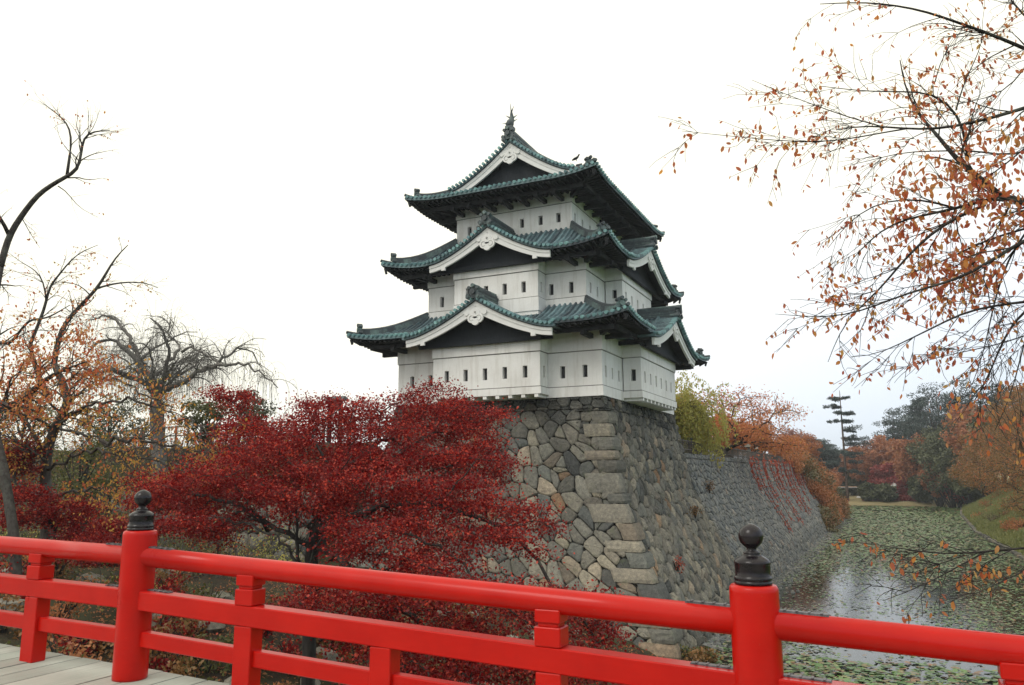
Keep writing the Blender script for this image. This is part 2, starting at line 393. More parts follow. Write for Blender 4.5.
# ---------------------------------------------------------------- roofs
def rot_side(k):
    """local frame for side k: origin-independent outward normal and tangent"""
    return [(FX, RX), (RX, BX), (BX, LX), (LX, FX)][k]
def tile_ribs(mb, caps, paths, r=.075, k=5):
    for p in paths:
        p = np.asarray(p)
        if len(p) < 2: continue
        mb.tube(p, r, k=6, cap=False)
        d = p[-1]-p[-2]; d /= np.linalg.norm(d)
        caps.tube([p[-1]-d*.22, p[-1]+d*.04], r*1.16, k=8, mi=1)
def onigawara(mb, c, n, s=1.):
    """ridge-end ornament: stepped cloud-shaped tile with round tile ends on both shoulders"""
    n = np.asarray(n, float); n[2] = 0; n /= np.linalg.norm(n); t = np.cross(n, (0,0,1)); c = np.asarray(c, float)
    an = np.linspace(0, 2*math.pi, 15)[:-1]
    ol = np.stack([np.cos(an)*.30*s, .05*s+np.sin(an)*.30*s], 1)
    mb.prism(ol, c+n*.1*s, t, (0,0,1), n, .2*s)
    mb.prism([(-.42*s,-.34*s),(.42*s,-.34*s),(.26*s,.08*s),(-.26*s,.08*s)], c+n*.08*s, t, (0,0,1), n, .14*s)
    for sx, sz, rr in ((-.36,-.2,.13),(.36,-.2,.13),(-.27,.28,.11),(.27,.28,.11),(0,.4,.12),(0,.04,.17)):
        p = c+t*sx*s+np.array([0,0,sz*s])
        mb.tube([p-n*.12*s, p+n*(.2 if sx else .26)*s], rr*s, k=10)
def hip_roof(off, zi, ze, offi, lift=.32, sag=.16, overhang_wall=0., gaps=None):
    """skirt roof: eave rectangle 'off' outside the base rectangle, inner rectangle 'offi'"""
    dep = off-offi; mb = MB(); rib = MB(); caps = MB(); cx, cy = CX-W/2, CY+D/2
    half = [(W/2, D/2), (D/2, W/2), (W/2, D/2), (D/2, W/2)]
    fx = lambda t: t+sag*math.sin(math.pi*t)        # 0 inner .. 1 eave, drops faster near the wall
    def zz(a, d, A):      # a along the eave from the centre, d distance in from the eave, A half eave length
        t = 1-d/dep; c = max(0., 1-(A-abs(a))/2.6)
        return Z0+zi+(ze-zi)*fx(t)+lift*c**2*max(t,0)**1.5
    for k in range(4):
        n, t = rot_side(k); hw, hd = half[k]; A = hw+off; Rr = hd+off
        P = lambda a, d: np.array([cx,cy,0])+t*a+n*(Rr-d)+np.array([0,0,zz(a,d,A)])
        nd, na = 6, 44
        V = []; 
        for j in range(nd+1):
            d = dep*j/nd
            for i in range(na+1):
                a = (-1+2*i/na)*(A-d); V.append(P(a, d))
        V = np.array(V); i = np.arange(na)[None]; j = np.arange(nd)[:,None]*(na+1)
        q = np.stack([j+i, j+i+1, j+i+na+2, j+i+na+1], -1).reshape(-1, 4)
        gp = (gaps or {}).get(k)
        if gp:
            mid = V[q].mean(1)-np.array([cx,cy,0]); am = np.abs(mid @ t); dm_ = Rr-mid @ n
            q = q[~((am < gp[0]) & (dm_ < gp[1]))]
        mb.add(V, q)
        # eave board below the tile edge and flat dark soffit
        e0 = V[:na+1]; e1 = e0-np.array([0,0,.13]); e2 = e1-n*.05; 
        eq = np.stack([np.arange(na)+na+1, np.arange(na)+na+2, np.arange(na)+1, np.arange(na)], 1)
        if gp: eq = eq[~(np.abs((np.vstack([e0, e1])[eq].mean(1)-np.array([cx,cy,0])) @ t) < gp[0])]
        mb.add(np.vstack([e0, e1]), eq)
        npaths = int(2*A/.29)
        for m_ in range(npaths):
            a = -A+.16+(2*A-.32)*m_/(npaths-1)
            dm = min(dep, A-abs(a))
            ds = np.linspace(dm, 0, max(3, int(dm/.4)+2))
            if dm < .12: continue
            if gp and abs(a) < gp[0]:
                ds = np.linspace(dm, gp[1], 5); rib.tube([P(a, d)+np.array([0,0,.035]) for d in ds], .075, k=6); continue
            tile_ribs(rib, rib, [[P(a, d)+n*(.05 if d == 0 else 0)+np.array([0,0,.035]) for d in ds]])
    roof = mb.build('roof', COPPER, tower)
    rib.build('roof_tile_rows', [COPPER, PATINA], roof, smooth=False)
    # underside: boards, rafters in two tiers, outer beam, cantilever arms
    zs = Z0+ze-.16; SF, RF, BM = {}, {}, {}
    def part(dct, k, a, gp):
        key = (k, 0 if not gp else (1 if a > 0 else -1)); return dct.setdefault(key, MB())
    for k in range(4):
        n, t = rot_side(k); hw, hd = half[k]; A = hw+off-.08; R0 = hd+off-.08; wallr = overhang_wall
        B = hw+wallr; Rw = hd+wallr
        na = 24; lo = []; hi = []
        for i in range(na+1):
            a = -1+2*i/na; aa = a*A
            c = max(0., 1-(A-abs(aa))/2.6); zl = zs+lift*c**2
            lo.append(np.array([cx,cy,0])+t*aa+n*R0+np.array([0,0,zl])); hi.append(np.array([cx,cy,0])+t*a*B+n*Rw+np.array([0,0,zs+.02]))
        q = np.stack([np.arange(na), np.arange(na)+na+1, np.arange(na)+na+2, np.arange(na)+1], 1)
        gp = (gaps or {}).get(k)
        if gp: q = q[~(np.abs((np.vstack([lo, hi])[q].mean(1)-np.array([cx,cy,0])) @ t) < gp[0]-.1)]
        vv = np.vstack([lo, hi]); am = (vv[q].mean(1)-np.array([cx,cy,0])) @ t
        for sg in (-1, 1):
            if gp or sg == 1: part(SF, k, sg, gp).add(vv, q[am*sg > 0] if gp else q)
        nr = int(2*A/.3)
        for m_ in range(nr):
            aa = -A+.12+(2*A-.24)*m_/(nr-1); c = max(0., 1-(A-abs(aa))/2.6)
            rin = max(Rw, hd+wallr+max(0, abs(aa)-B))
            p0 = np.array([cx,cy,0])+t*aa+n*(R0-.04)+np.array([0,0,zs-.055+lift*c**2])
            p1 = np.array([cx,cy,0])+t*aa+n*(rin-.02)+np.array([0,0,zs-.05])
            if gp and abs(aa) < gp[0]: continue
            if np.linalg.norm(p0-p1) > .15: part(RF, k, aa, gp).bar(p0, p1, .09, .1)
        Rm = hd+wallr+(off-wallr)*.55; Am = hw+wallr+(off-wallr)*.55
        for a0_, a1_ in ([(-Am+.1, -gp[0]), (gp[0], Am-.1)] if gp else [(-Am+.1, Am-.1)]):
            part(BM, k, a0_+a1_, gp).bar(np.array([cx,cy,0])+t*a0_+n*Rm+np.array([0,0,zs-.2]), np.array([cx,cy,0])+t*a1_+n*Rm+np.array([0,0,zs-.2]), .17, .2)
        for aa in np.arange(-B+.5, B-.3, (2*B-1.)/6):
            if gp and abs(aa) < gp[0]-.2: continue
            p0 = np.array([cx,cy,0])+t*aa+n*(Rm+.25)+np.array([0,0,zs-.37]); p1 = np.array([cx,cy,0])+t*aa+n*(Rw-.05)+np.array([0,0,zs-.37])
            part(BM, k, aa, gp).bar(p0, p1, .2, .22)
        # diagonal arm under the corner
        dg = (n+t)/math.sqrt(2)
        p1 = np.array([cx,cy,0])+t*B+n*Rw+np.array([0,0,zs-.24]); p0 = np.array([cx,cy,0])+t*(A-.15)+n*(R0-.15)+np.array([0,0,zs-.1+lift])
        part(BM, k, 1, gp).bar(p0, p1, .2, .24)
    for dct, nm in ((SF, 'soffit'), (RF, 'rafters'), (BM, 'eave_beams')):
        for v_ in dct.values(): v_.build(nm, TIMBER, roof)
    # hip ridges
    for k in range(4):
        n, t = rot_side(k); hw, hd = half[k]; A = hw+off
        hp = []
        for d in np.linspace(dep, .55, 9): hp.append(np.array([cx,cy,0])+t*(A-d)+n*(hd+off-d)+np.array([0,0,zz(A-d, d, A)]))
        hp = np.array(hp); h = MB()
        for q0, q1 in zip(hp[:-1], hp[1:]):
            h.bar(q0+[0,0,.16], q1+[0,0,.16]+(q1-q0)*.02, .26, .26)
        h.tube(hp+[0,0,.32], .1, k=8)
        h2 = []
        for d in np.linspace(.6, .0, 5): h2.append(np.array([cx,cy,0])+t*(A-d)+n*(hd+off-d)+np.array([0,0,zz(A-d, d, A)+.09+.05*(1-d/.6)]))
        h.tube(h2+[(n+t)*.03+h2[-1]+[0,0,.01]], .085, k=8)
        onigawara(h, hp[-1]+[0,0,.3]+(n+t)*.05, n+t, .72)
        h.build('hip_ridge', RIDGEM, roof)
    return roof

def gable(C, n, t, w, zt, zp, depth, panel_in, ridge_h=.5, sag=.17, bth=.30, ribs=True, clipz=None, orn=1., desc_ridge=False, panel_w=.93, panel_z=None):
    """gabled dormer: C = point on the verge plane below the peak (z ignored); board tip bottom zt, board peak top zp"""
    C = np.array([C[0], C[1], 0.]); n = np.asarray(n); t = np.asarray(t)
    H = zp-zt-bth
    def cur(s):   # top edge of the white board, s in -1..1
        q = 1-abs(s); return Z0+zt+bth+H*(q-sag*math.sin(math.pi*q)*.62+(.06*max(0, 1-q/.25)**2))
    root = MB(); S = np.linspace(-1, 1, 33)
    P = lambda s, d, dz=0.: C+t*(s*w)-n*d+np.array([0,0,cur(s)+dz])
    # roof shell
    over = 1.045
    Sx = S*over
    top = [P(s, -.1, .14) for s in Sx]; topb = [P(s, depth, .14) for s in Sx]; bot = [P(s, -.1, .02) for s in Sx]; botb = [P(s, depth, .02) for s in Sx]
    m_ = len(S); i = np.arange(m_-1)
    V = np.vstack([top, topb, bot, botb])
    root.add(V, np.vstack([np.stack([i, i+1, i+1+m_, i+m_], 1), np.stack([i+2*m_+1, i+2*m_, i+3*m_, i+3*m_+1], 1), np.stack([i+1, i, i+2*m_, i+2*m_+1], 1),
        np.array([[0, m_, 3*m_, 2*m_], [m_-1, 2*m_+m_-1, 3*m_+m_-1, m_+m_-1]])]))
    g = root.build('gable_roof', COPPER, tower)
    # tile rows running down both slopes + verge rows of short cross tiles
    rib = MB(); caps = MB()
    dd = .95
    nr = max(0, int((depth-dd)/.29))
    for k in range(nr+1):
        d = dd+k*.29
        if d > depth: break
        for sg in (-1, 1):
            ss = np.linspace(.03, over, 14)*sg
            tile_ribs(rib, rib, [[P(s, d, .17) for s in ss]])
    arc = 0.; last = P(0, 0); pos = []
    for s in np.linspace(0, over, 200):
        p = P(s, 0); arc += np.linalg.norm(p-last); last = p
        if arc >= .235: pos.append(s); arc = 0.
    for s in pos:
        for sg in (-1, 1):
            a, b_ = P(s*sg, -.2, .19), P(s*sg, .82, .19)
            rib.tube([a, b_], .075, k=6, cap=False); rib.tube([a+n*.04, a-n*.2], .088, k=8, mi=1)
    for sg in (-1, 1):    # long roll tile behind the cross tiles
        ss = np.linspace(.02, over, 14)*sg
        rib.tube([P(s, .88, .22) for s in ss], .11, k=6)
    rib.build('gable_tile_rows', [COPPER, PATINA], g)
    dk = MB()                              # dark batten between tiles and white board
    for s0, s1 in zip(S[:-1], S[1:]):
        dk.hexa([P(s0,-.06,-.02),P(s1,-.06,-.02),P(s1,.25,-.02),P(s0,.25,-.02),P(s0,-.06,.1),P(s1,-.06,.1),P(s1,.25,.1),P(s0,.25,.1)])
    dk.build('verge_batten', TIMBER, g)
    # white bargeboard: layered, deeper towards the peak, with a small step block near each foot
    bb = MB()
    th = lambda s: bth+.06+.22*(1-abs(s))**1.6
    for s0, s1 in zip(S[:-1], S[1:]):
        a0, a1 = P(s0,.02,-.02), P(s1,.02,-.02); b0, b1 = a0-[0,0,th(s0)], a1-[0,0,th(s1)]
        bb.hexa([b0, b1, b1-n*.12, b0-n*.12, a0, a1, a1-n*.12, a0-n*.12])
        u0, u1 = P(s0,-.015,-.02), P(s1,-.015,-.02)
        bb.hexa([u0-[0,0,th(s0)*.42], u1-[0,0,th(s1)*.42], u1-n*.033-[0,0,th(s1)*.42], u0-n*.033-[0,0,th(s0)*.42], u0, u1, u1-n*.033, u0-n*.033])
    for sg in (-1, 1):
        q = P(sg*.76, .06, -.02)-[0,0,th(.76)+.05]
        bb.box(q, (.24 if abs(t[0]) > .5 else .1, .1 if abs(t[0]) > .5 else .24, .16))
    bb.build('bargeboard', WHITE, g)
    # hanging white ornament under the peak
    gm = MB(); pz = cur(0)-.02-th(0); c0 = C+np.array([0,0,pz])+n*.03
    gm.prism([(-.5*orn,.3*orn),(-.62*orn,.08*orn),(-.42*orn,-.06*orn),(-.2*orn,-.1*orn),(.2*orn,-.1*orn),(.42*orn,-.06*orn),(.62*orn,.08*orn),(.5*orn,.3*orn)][::-1], c0-n*.02, t, (0,0,1), n, .09)
    for sx, sz, rr in ((-.2,-.28,.24),(.2,-.28,.24),(0,-.42,.22),(-.5,.0,.13),(.5,.0,.13),(0,-.05,.25)):
        p = c0+t*sx*orn+np.array([0,0,sz*orn]); gm.tube([p-n*.08, p+n*(.02+.006*(sx>0)+.012*(sx==0))], rr*orn, k=18)
    o_ = gm.build('gable_ornament', WHITE, g)
    st = MB()
    p = c0+np.array([0,0,.02*orn]); st.tube([p, p+n*.06], .05*orn, k=6); st.tube([p+n*.08, p+n*.11], .035*orn, k=8)
    for sx in (-.2,.2):      # engraved curl: a thin proud ring
        an = np.linspace(.3, 5.6, 16); rr = .13*orn
        st.tube([c0+n*.034+t*(sx*orn+math.cos(a)*rr*math.copysign(1,-sx))+np.array([0,0,-.28*orn+math.sin(a)*rr]) for a in an], .011*orn, k=5)
    st.build('ornament_relief', RELIEF, o_)
    # dark gable boarding set back
    pn = MB(); Sp = np.linspace(-panel_w, panel_w, 17)
    zb = Z0+(zt if panel_z is None else panel_z)
    for s0, s1 in zip(Sp[:-1], Sp[1:]):
        a0, a1 = P(s0, panel_in, -.04), P(s1, panel_in, -.04)
        b0 = np.array([a0[0],a0[1],min(zb,a0[2]-.02)]); b1 = np.array([a1[0],a1[1],min(zb,a1[2]-.02)])
        pn.hexa([b0, b1, b1-n*.1, b0-n*.1, a0, a1, a1-n*.1, a0-n*.1])
    bz = zb+.12
    pn.hexa([C+t*s*w-n*(panel_in-.1+dd_)+np.array([0,0,z]) for z in (bz-.12, bz+.1) for s, dd_ in ((-panel_w*.86,0),(panel_w*.86,0),(panel_w*.86,.12),(-panel_w*.86,.12))])
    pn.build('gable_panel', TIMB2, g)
    # underside boards hiding the sky from below
    us = MB()
    for s0, s1 in zip(S[:-1], S[1:]):
        us.hexa([P(s0,.14,-.12),P(s1,.14,-.12),P(s1,panel_in+.3,-.12),P(s0,panel_in+.3,-.12),P(s0,.14,.0),P(s1,.14,.0),P(s1,panel_in+.3,.0),P(s0,panel_in+.3,.0)])
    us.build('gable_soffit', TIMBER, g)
    # ridge
    r = MB(); zr = cur(0)+.12
    a = C+n*.05+np.array([0,0,zr]); b_ = C-n*depth+np.array([0,0,zr])
    r.bar(a+[0,0,ridge_h*.3], b_+[0,0,ridge_h*.3], .38, ridge_h*.62); r.bar(a+[0,0,ridge_h*.72], b_+[0,0,ridge_h*.72], .28, ridge_h*.26)
    for k in range(3): r.bar(a+[0,0,ridge_h*(.2+.2*k)], b_+[0,0,ridge_h*(.2+.2*k)], .43, .03)
    r.tube([a+[0,0,ridge_h*.93], b_+[0,0,ridge_h*.93]], .1, k=8)
    rd = r.build('ridge', RIDGEM, g)
    e_ = MB(); onigawara(e_, a+n*.12+[0,0,ridge_h*.42], n, .82)
    for sg in (-1, 1):
        q = P(sg*.07, 0, .32); e_.tube([q-n*.2, q+n*.32], .125, k=12); e_.tube([q+n*.32, q+n*.36], .07, k=10)
    e_.build('ridge_end_tile', RIDGEM, rd)
    if desc_ridge:
        for sg in (-1, 1):
            dr = MB(); ss = np.linspace(.04, .93, 12)*sg
            for dz, wd in ((.3, .26),):
                pp = [P(s, 1.15, .2) for s in ss]
                for q0, q1 in zip(pp[:-1], pp[1:]): dr.bar(q0+[0,0,.1], q1+[0,0,.1], .26, .26)
                dr.tube(np.array(pp)+[0,0,.27], .09, k=8)
            onigawara(dr, P(.95*sg, 1.15, .42), t*sg, .7)
            dr.build('descending_ridge', RIDGEM, g)
    return g

roof1 = hip_roof(2.0, 4.85, 3.42, -S2+.02, lift=.30, overhang_wall=0.02, gaps={0: (3.85, 1.0), 1: (4.3, 1.0)})
roof2 = hip_roof(.77, 9.28, 7.45, -S3+.02, lift=.38, overhang_wall=-S2+.02, gaps={0: (3.3, .95), 1: (4.0, .95)})
roof3 = hip_roof(-.12, 12.22, 11.48, -2.05, lift=.30, overhang_wall=-S3+.02)
um = CX-W/2; vm = CY+D/2
gable((um, CY-2.0), FX, RX, 4.05, 2.72, 4.80, 3.1, .75, ridge_h=.62, panel_z=2.72)
gable((um, CY-.75), FX, RX, 3.48, 6.90, 8.95, 3.0, .7, ridge_h=.62, panel_z=6.95)
gable((CX+2.0, vm), RX, BX, 4.5, 2.62, 4.72, 3.1, .75, ridge_h=.62, panel_z=2.72)
gable((CX+.75, vm), RX, BX, 4.2, 6.88, 8.86, 3.0, .7, ridge_h=.62, panel_z=6.95)
gable((um, CY+2.0), FX, RX, 3.85, 11.9, 14.72, D/2-2.0, .5, ridge_h=.72, desc_ridge=True, sag=.14, panel_z=12.3, bth=.34, panel_w=.9)
gable((um, CY+D-2.0), BX, LX, 3.85, 11.9, 14.72, D/2-2.0, .5, ridge_h=.72, desc_ridge=True, sag=.14, panel_z=12.3, bth=.34, panel_w=.9)
# fish-shaped finials on both ends of the top ridge
def shachi(y, sg):
    mb = MB(); zb = Z0+15.62; c = np.array([um, y, zb])
    f = lambda a, z: c+np.array([0, a*sg, z])
    spine = np.array([f(-.22,.0), f(-.28,.16), f(-.18,.34), f(-.02,.52), f(.02,.72), f(-.04,.92), f(-.06,1.08)])
    mb.tube(spine, [.17,.24,.21,.16,.12,.08,.04], k=10)
    o = mb.build('fish_finial', RIDGEM, tower, smooth=True)
    fin = MB()
    def blade(p, d, L_, w_):
        p = np.asarray(p, float); d = np.asarray(d, float); d /= np.linalg.norm(d); s = np.cross(d, (1,0,.01)) if abs(d[0]) < .7 else np.cross(d, (0,1,0)); s /= np.linalg.norm(s)
        fin.hexa([p-s*w_-np.array([.02,0,0]), p+s*w_-np.array([.02,0,0]), p+s*w_+np.array([.02,0,0]), p-s*w_+np.array([.02,0,0])]+[p+d*L_+q for q in ((-.005,-.005,0),(.005,-.005,0),(.005,.005,0),(-.005,.005,0))])
    blade(f(-.06,1.0),(0,-.25*sg,1),.5,.05); blade(f(-.05,.98),(.35,.1,1),.42,.05); blade(f(-.05,.98),(-.3,.3*sg,1),.36,.04)
    blade(f(0,.62),(1,0,.5),.42,.07); blade(f(0,.62),(-1,0,.75),.5,.06); blade(f(-.1,.36),(-1,0,.06),.62,.06); blade(f(-.1,.36),(1,0,.3),.45,.07)
    blade(f(.05,.75),(0,1*sg,.5),.3,.06); blade(f(.0,.55),(0,1*sg,.4),.3,.07)
    fin.build('fin', RIDGEM, o)
    b = MB().box(c+[0,-.22*sg,-.05], (.42,.5,.16)); b.build('finial_seat', RIDGEM, o)
shachi(CY+2.25, 1); shachi(CY+D-2.25, -1)

# a pigeon on the front eave of the top roof
pg = at(576, 161, CY+.35)
def bird(p, label):
    b = thing('bird', label, 'bird', p)
    p = np.asarray(p); m_ = MB()
    m_.tube([p+[-.2,0,.06], p+[-.1,0,.11], p+[.02,0,.15], p+[.11,0,.21], p+[.15,0,.28]], [.02,.055,.075,.05,.035], k=8)
    m_.tube([p+[.13,0,.28], p+[.17,0,.31], p+[.2,0,.3]], [.035,.042,.03], k=8); m_.tube([p+[.2,0,.3], p+[.25,0,.29]], [.014,.004], k=5)
    m_.tube([p+[.02,-.02,.1], p+[.02,-.02,-.02]], .008, k=4); m_.tube([p+[.02,.02,.1], p+[.02,.02,-.02]], .008, k=4)
    m_.build('body', TIMB2, b, smooth=True)
    w_ = MB()
    for s in (-1,1): w_.tube([p+[.07,.05*s,.16], p+[-.05,.07*s,.13], p+[-.22,.03*s,.07]], [.02,.04,.01], k=6)
    w_.build('wing', TIMBER, b)
bird(pg, 'small dark bird perched on the top roof near its right corner')
# ================================================================== stone walls
WATER = -7.2
DP = np.array([(3.8,0.),(2.8,.2),(1.61,.50),(.06,.82),(-1.25,1.28),(-2.48,1.92),(-3.75,2.62),(-4.58,3.12),(-5.79,3.72),(-6.95,4.12),(-8.2,4.5)])
def batter(z): return np.interp(z, DP[::-1,0], DP[::-1,1])
def clip(poly, p, nrm):
    """keep the part of poly where (x-p).nrm <= 0"""
    d = (poly-p) @ nrm; outp = []
    for i in range(len(poly)):
        j = (i+1) % len(poly)
        if d[i] <= 0: outp.append(poly[i])
        if d[i]*d[j] < 0: outp.append(poly[i]+(poly[j]-poly[i])*(d[i]/(d[i]-d[j])))
    return np.array(outp)
def cells(r_, x0, x1, y0, y1, sx, sy, jit=.42, extra=0.):
    nx = max(2, int((x1-x0)/sx)); ny = max(2, int((y1-y0)/sy))
    gx = (np.arange(-1, nx+1)+.5)/nx*(x1-x0)+x0; gy = (np.arange(-1, ny+1)+.5)/ny*(y1-y0)+y0
    X, Y = np.meshgrid(gx, gy, indexing='ij')
    X = X+np.where(np.arange(ny+2) % 2, .25, -.25)[None]*(x1-x0)/nx
    X = X+r_.uniform(-jit, jit, X.shape)*(x1-x0)/nx; Y = Y+r_.uniform(-jit, jit, Y.shape)*(y1-y0)/ny
    PT = np.stack([X.ravel(), Y.ravel()], 1)
    ex = r_.uniform(0, 1, len(PT)) < extra      # some sites split in two, giving small stones between large ones
    PT = np.vstack([PT, PT[ex]+r_.uniform(-.5, .5, (ex.sum(), 2))*[sx, sy]]) if extra else PT
    for ii in range(len(PT)):
        if True:
            c = PT[ii]
            if not (x0-sx <= c[0] <= x1+sx and y0-sy <= c[1] <= y1+sy): continue
            poly = c+np.array([(-2*sx,-2*sy),(2*sx,-2*sy),(2*sx,2*sy),(-2*sx,2*sy)])
            dd = ((PT-c)**2).sum(1); nb = np.argpartition(dd, 22)[:23]; nb = nb[np.argsort(dd[nb])][1:]
            for q in PT[nb]:
                poly = clip(poly, (c+q)/2, q-c)
                if len(poly) < 3: break
            if len(poly) < 3: continue
            for p, nn in (((x0,0),(-1,0)),((x1,0),(1,0)),((0,y0),(0,-1)),((0,y1),(0,1))):
                poly = clip(poly, np.array(p, float), np.array(nn, float))
                if len(poly) < 3: break
            if len(poly) >= 3: yield c, poly
def stone_face(mb, r_, a0, a1, z0, z1, sx, sy, place, gap=.019, dome=.06, detail=1, keep=None, extra=.22, jit=.44):
    """place((a,z), out) -> world points; each stone is a rounded block standing out of the joints"""
    for c, poly in cells(r_, a0, a1, z0, z1, sx, sy, jit, extra):
        # round the outline: subdivide and pull corners in
        if keep is not None and not keep(c): continue
        m_ = len(poly)
        cc = poly.mean(0); sz = np.sqrt(((poly-cc)**2).sum(1)).mean()
        if sz < .05: continue
        if detail:
            p2 = []
            for i in range(m_):
                a, b = poly[i], poly[(i+1)%m_]; prev = poly[i-1]
                cut = r_.uniform(.10, .22); p2 += [a+(prev-a)*cut, a+(b-a)*cut, (a+b)/2+r_.normal(0, .016, 2)+((a+b)/2-cc)*.02]
            p2 = np.array(p2)
        else:
            p2 = np.array([poly[i]+((poly[i-1]+poly[(i+1)%m_])/2-poly[i])*.18 for i in range(m_)])
        k = len(p2); g = gap/max(sz, .15)
        base = cc+(p2-cc)*(1-g*.5); rim = cc+(p2-cc)*(1-g*1.15); mid = cc+(p2-cc)*(1-g*1.15-.14); inn = cc+(p2-cc)*.45
        off = r_.uniform(-.02, .035); tilt = r_.normal(0, .06, 2)
        def O(p, o): return o+off+(p-cc) @ tilt
        V = [place(base, -.14), place(rim, O(rim, .0)), place(mid, O(mid, .045)+r_.normal(0,.006,k)), place(inn, O(inn, dome)+r_.normal(0,.012,k)), place(cc[None], O(cc[None], dome+.012))]
        i = np.arange(k); j = (i+1) % k; q = []
        for L_ in range(3): q.append(np.stack([i+L_*k, j+L_*k, j+(L_+1)*k, i+(L_+1)*k], 1))
        mb.add(np.vstack(V), [np.vstack(q), np.stack([i+3*k, j+3*k, np.full(k, 4*k)], 1)])
SL = 11.2
def place_front(p, o):   # p = (a', z): a' = x - batter so the slanted corner stays straight
    p = np.atleast_2d(p); z = p[:,1]; d = batter(z)
    return np.stack([p[:,0]+d, CY-d-np.asarray(o)*.93, z+np.asarray(o)*.35], 1)
def place_right(p, o):   # p = (y', z): y' = y + batter
    p = np.atleast_2d(p); z = p[:,1]; d = batter(z)
    return np.stack([CX+d+np.asarray(o)*.93, p[:,0]-d, z+np.asarray(o)*.35], 1)
def place_rplain(p, o):
    p = np.atleast_2d(p); z = p[:,1]; d = batter(z)
    return np.stack([CX+d+np.asarray(o)*.93, p[:,0], z+np.asarray(o)*.35], 1)
XL = CX-W-.15
def place_left(p, o):
    p = np.atleast_2d(p); z = p[:,1]; d = batter(z)*.55
    return np.stack([XL-d-np.asarray(o)*.93, p[:,0]-batter(z), z+np.asarray(o)*.35], 1)
r1 = np.random.default_rng(11)
base = thing('castle_stone_base', 'tall battered base of fitted grey and tan stones carrying the castle tower', 'stone base', (CX-W/2, CY+D/2, WATER))
mb = MB()
kf = lambda c: c[0]+batter(c[1]) > XL-batter(c[1])*.55-.1
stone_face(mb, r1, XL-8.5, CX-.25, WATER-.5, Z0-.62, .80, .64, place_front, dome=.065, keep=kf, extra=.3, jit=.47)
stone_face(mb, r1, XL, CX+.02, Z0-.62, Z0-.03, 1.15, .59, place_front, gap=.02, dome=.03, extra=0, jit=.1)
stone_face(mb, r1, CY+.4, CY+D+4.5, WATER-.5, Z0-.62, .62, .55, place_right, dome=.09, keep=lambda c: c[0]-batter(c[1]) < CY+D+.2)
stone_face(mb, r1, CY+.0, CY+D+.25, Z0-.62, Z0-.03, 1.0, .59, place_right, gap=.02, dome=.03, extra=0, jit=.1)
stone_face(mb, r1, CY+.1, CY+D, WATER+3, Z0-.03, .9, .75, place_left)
# earth-dark core just behind the faces, with the flat top
zs = np.array([-8.2,-6.95,-5.79,-4.58,-3.75,-2.48,-1.25,.06,1.61,2.8,Z0-.02])
core = MB(); rings = []
for z in zs:
    d = batter(z)-.1; rings.append([(XL-batter(z)*.55+.1, CY-d, z), (CX+d, CY-d, z), (CX+d, CY+D+.25, z), (XL-batter(z)*.55+.1, CY+D+.25, z)])
rings = np.array(rings).reshape(-1, 3); n_ = len(zs); i = np.arange(n_-1)[:,None]*4; j = np.arange(4)[None]
core.add(rings, [np.stack([i+j, i+(j+1)%4, i+4+(j+1)%4, i+4+j], -1).reshape(-1, 4), np.array([[0,1,2,3]])+(n_-1)*4])
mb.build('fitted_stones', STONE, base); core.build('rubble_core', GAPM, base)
# large squared corner stones laid alternately long and short
cs = MB(); z = WATER-.6; k = 0; r2 = np.random.default_rng(5)
while z < Z0-.66:
    h = r2.uniform(.42, .92); h = min(h, Z0-.64-z) if Z0-.64-z < 1.0 else h
    lf, lr = ((r2.uniform(1.2,1.95), r2.uniform(.6,.9)) if k % 2 else (r2.uniform(.65,.95), r2.uniform(1.2,1.6)))
    z1 = z+h-.035; P8 = []
    st = []
    out_ = r2.uniform(.13, .17)
    nz = 4
    for q in range(nz+1):
        zz_ = z+(z1-z)*q/nz; d = batter(zz_)+out_-(.05 if q in (0, nz) else 0)
        ins = .045 if q in (0, nz) else 0.
        c_ = .07
        st.append([(CX+d-lf+ins, CY-batter(zz_)+.3, zz_), (CX+d-lf+ins, CY-d+.03, zz_), (CX+d-lf+.1, CY-d-.0, zz_),(CX+d-lf*.5, CY-d-r2.uniform(0,.03), zz_), (CX+d-c_, CY-d, zz_), (CX+d, CY-d+c_, zz_), (CX+d+r2.uniform(0,.03), CY-d+lr*.5, zz_),(CX+d, CY-d+lr-.1, zz_), (CX+d-.03, CY-d+lr-ins, zz_), (CX+batter(zz_)-.3, CY-d+lr-ins, zz_)])
    st = np.array(st); st[1:-1, 1:-1] += r2.normal(0, .008, st[1:-1,1:-1].shape)
    m_ = st.shape[1]; i = np.arange(nz)[:,None]*m_; j = np.arange(m_)[None]
    cs.add(st.reshape(-1, 3), [np.stack([i+j, i+(j+1)%m_, i+m_+(j+1)%m_, i+m_+j], -1).reshape(-1, 4), np.arange(m_)[::-1][None], (np.arange(m_)+nz*m_)[None]])
    z += h; k += 1
cs.build('corner_stones', STONE, base)

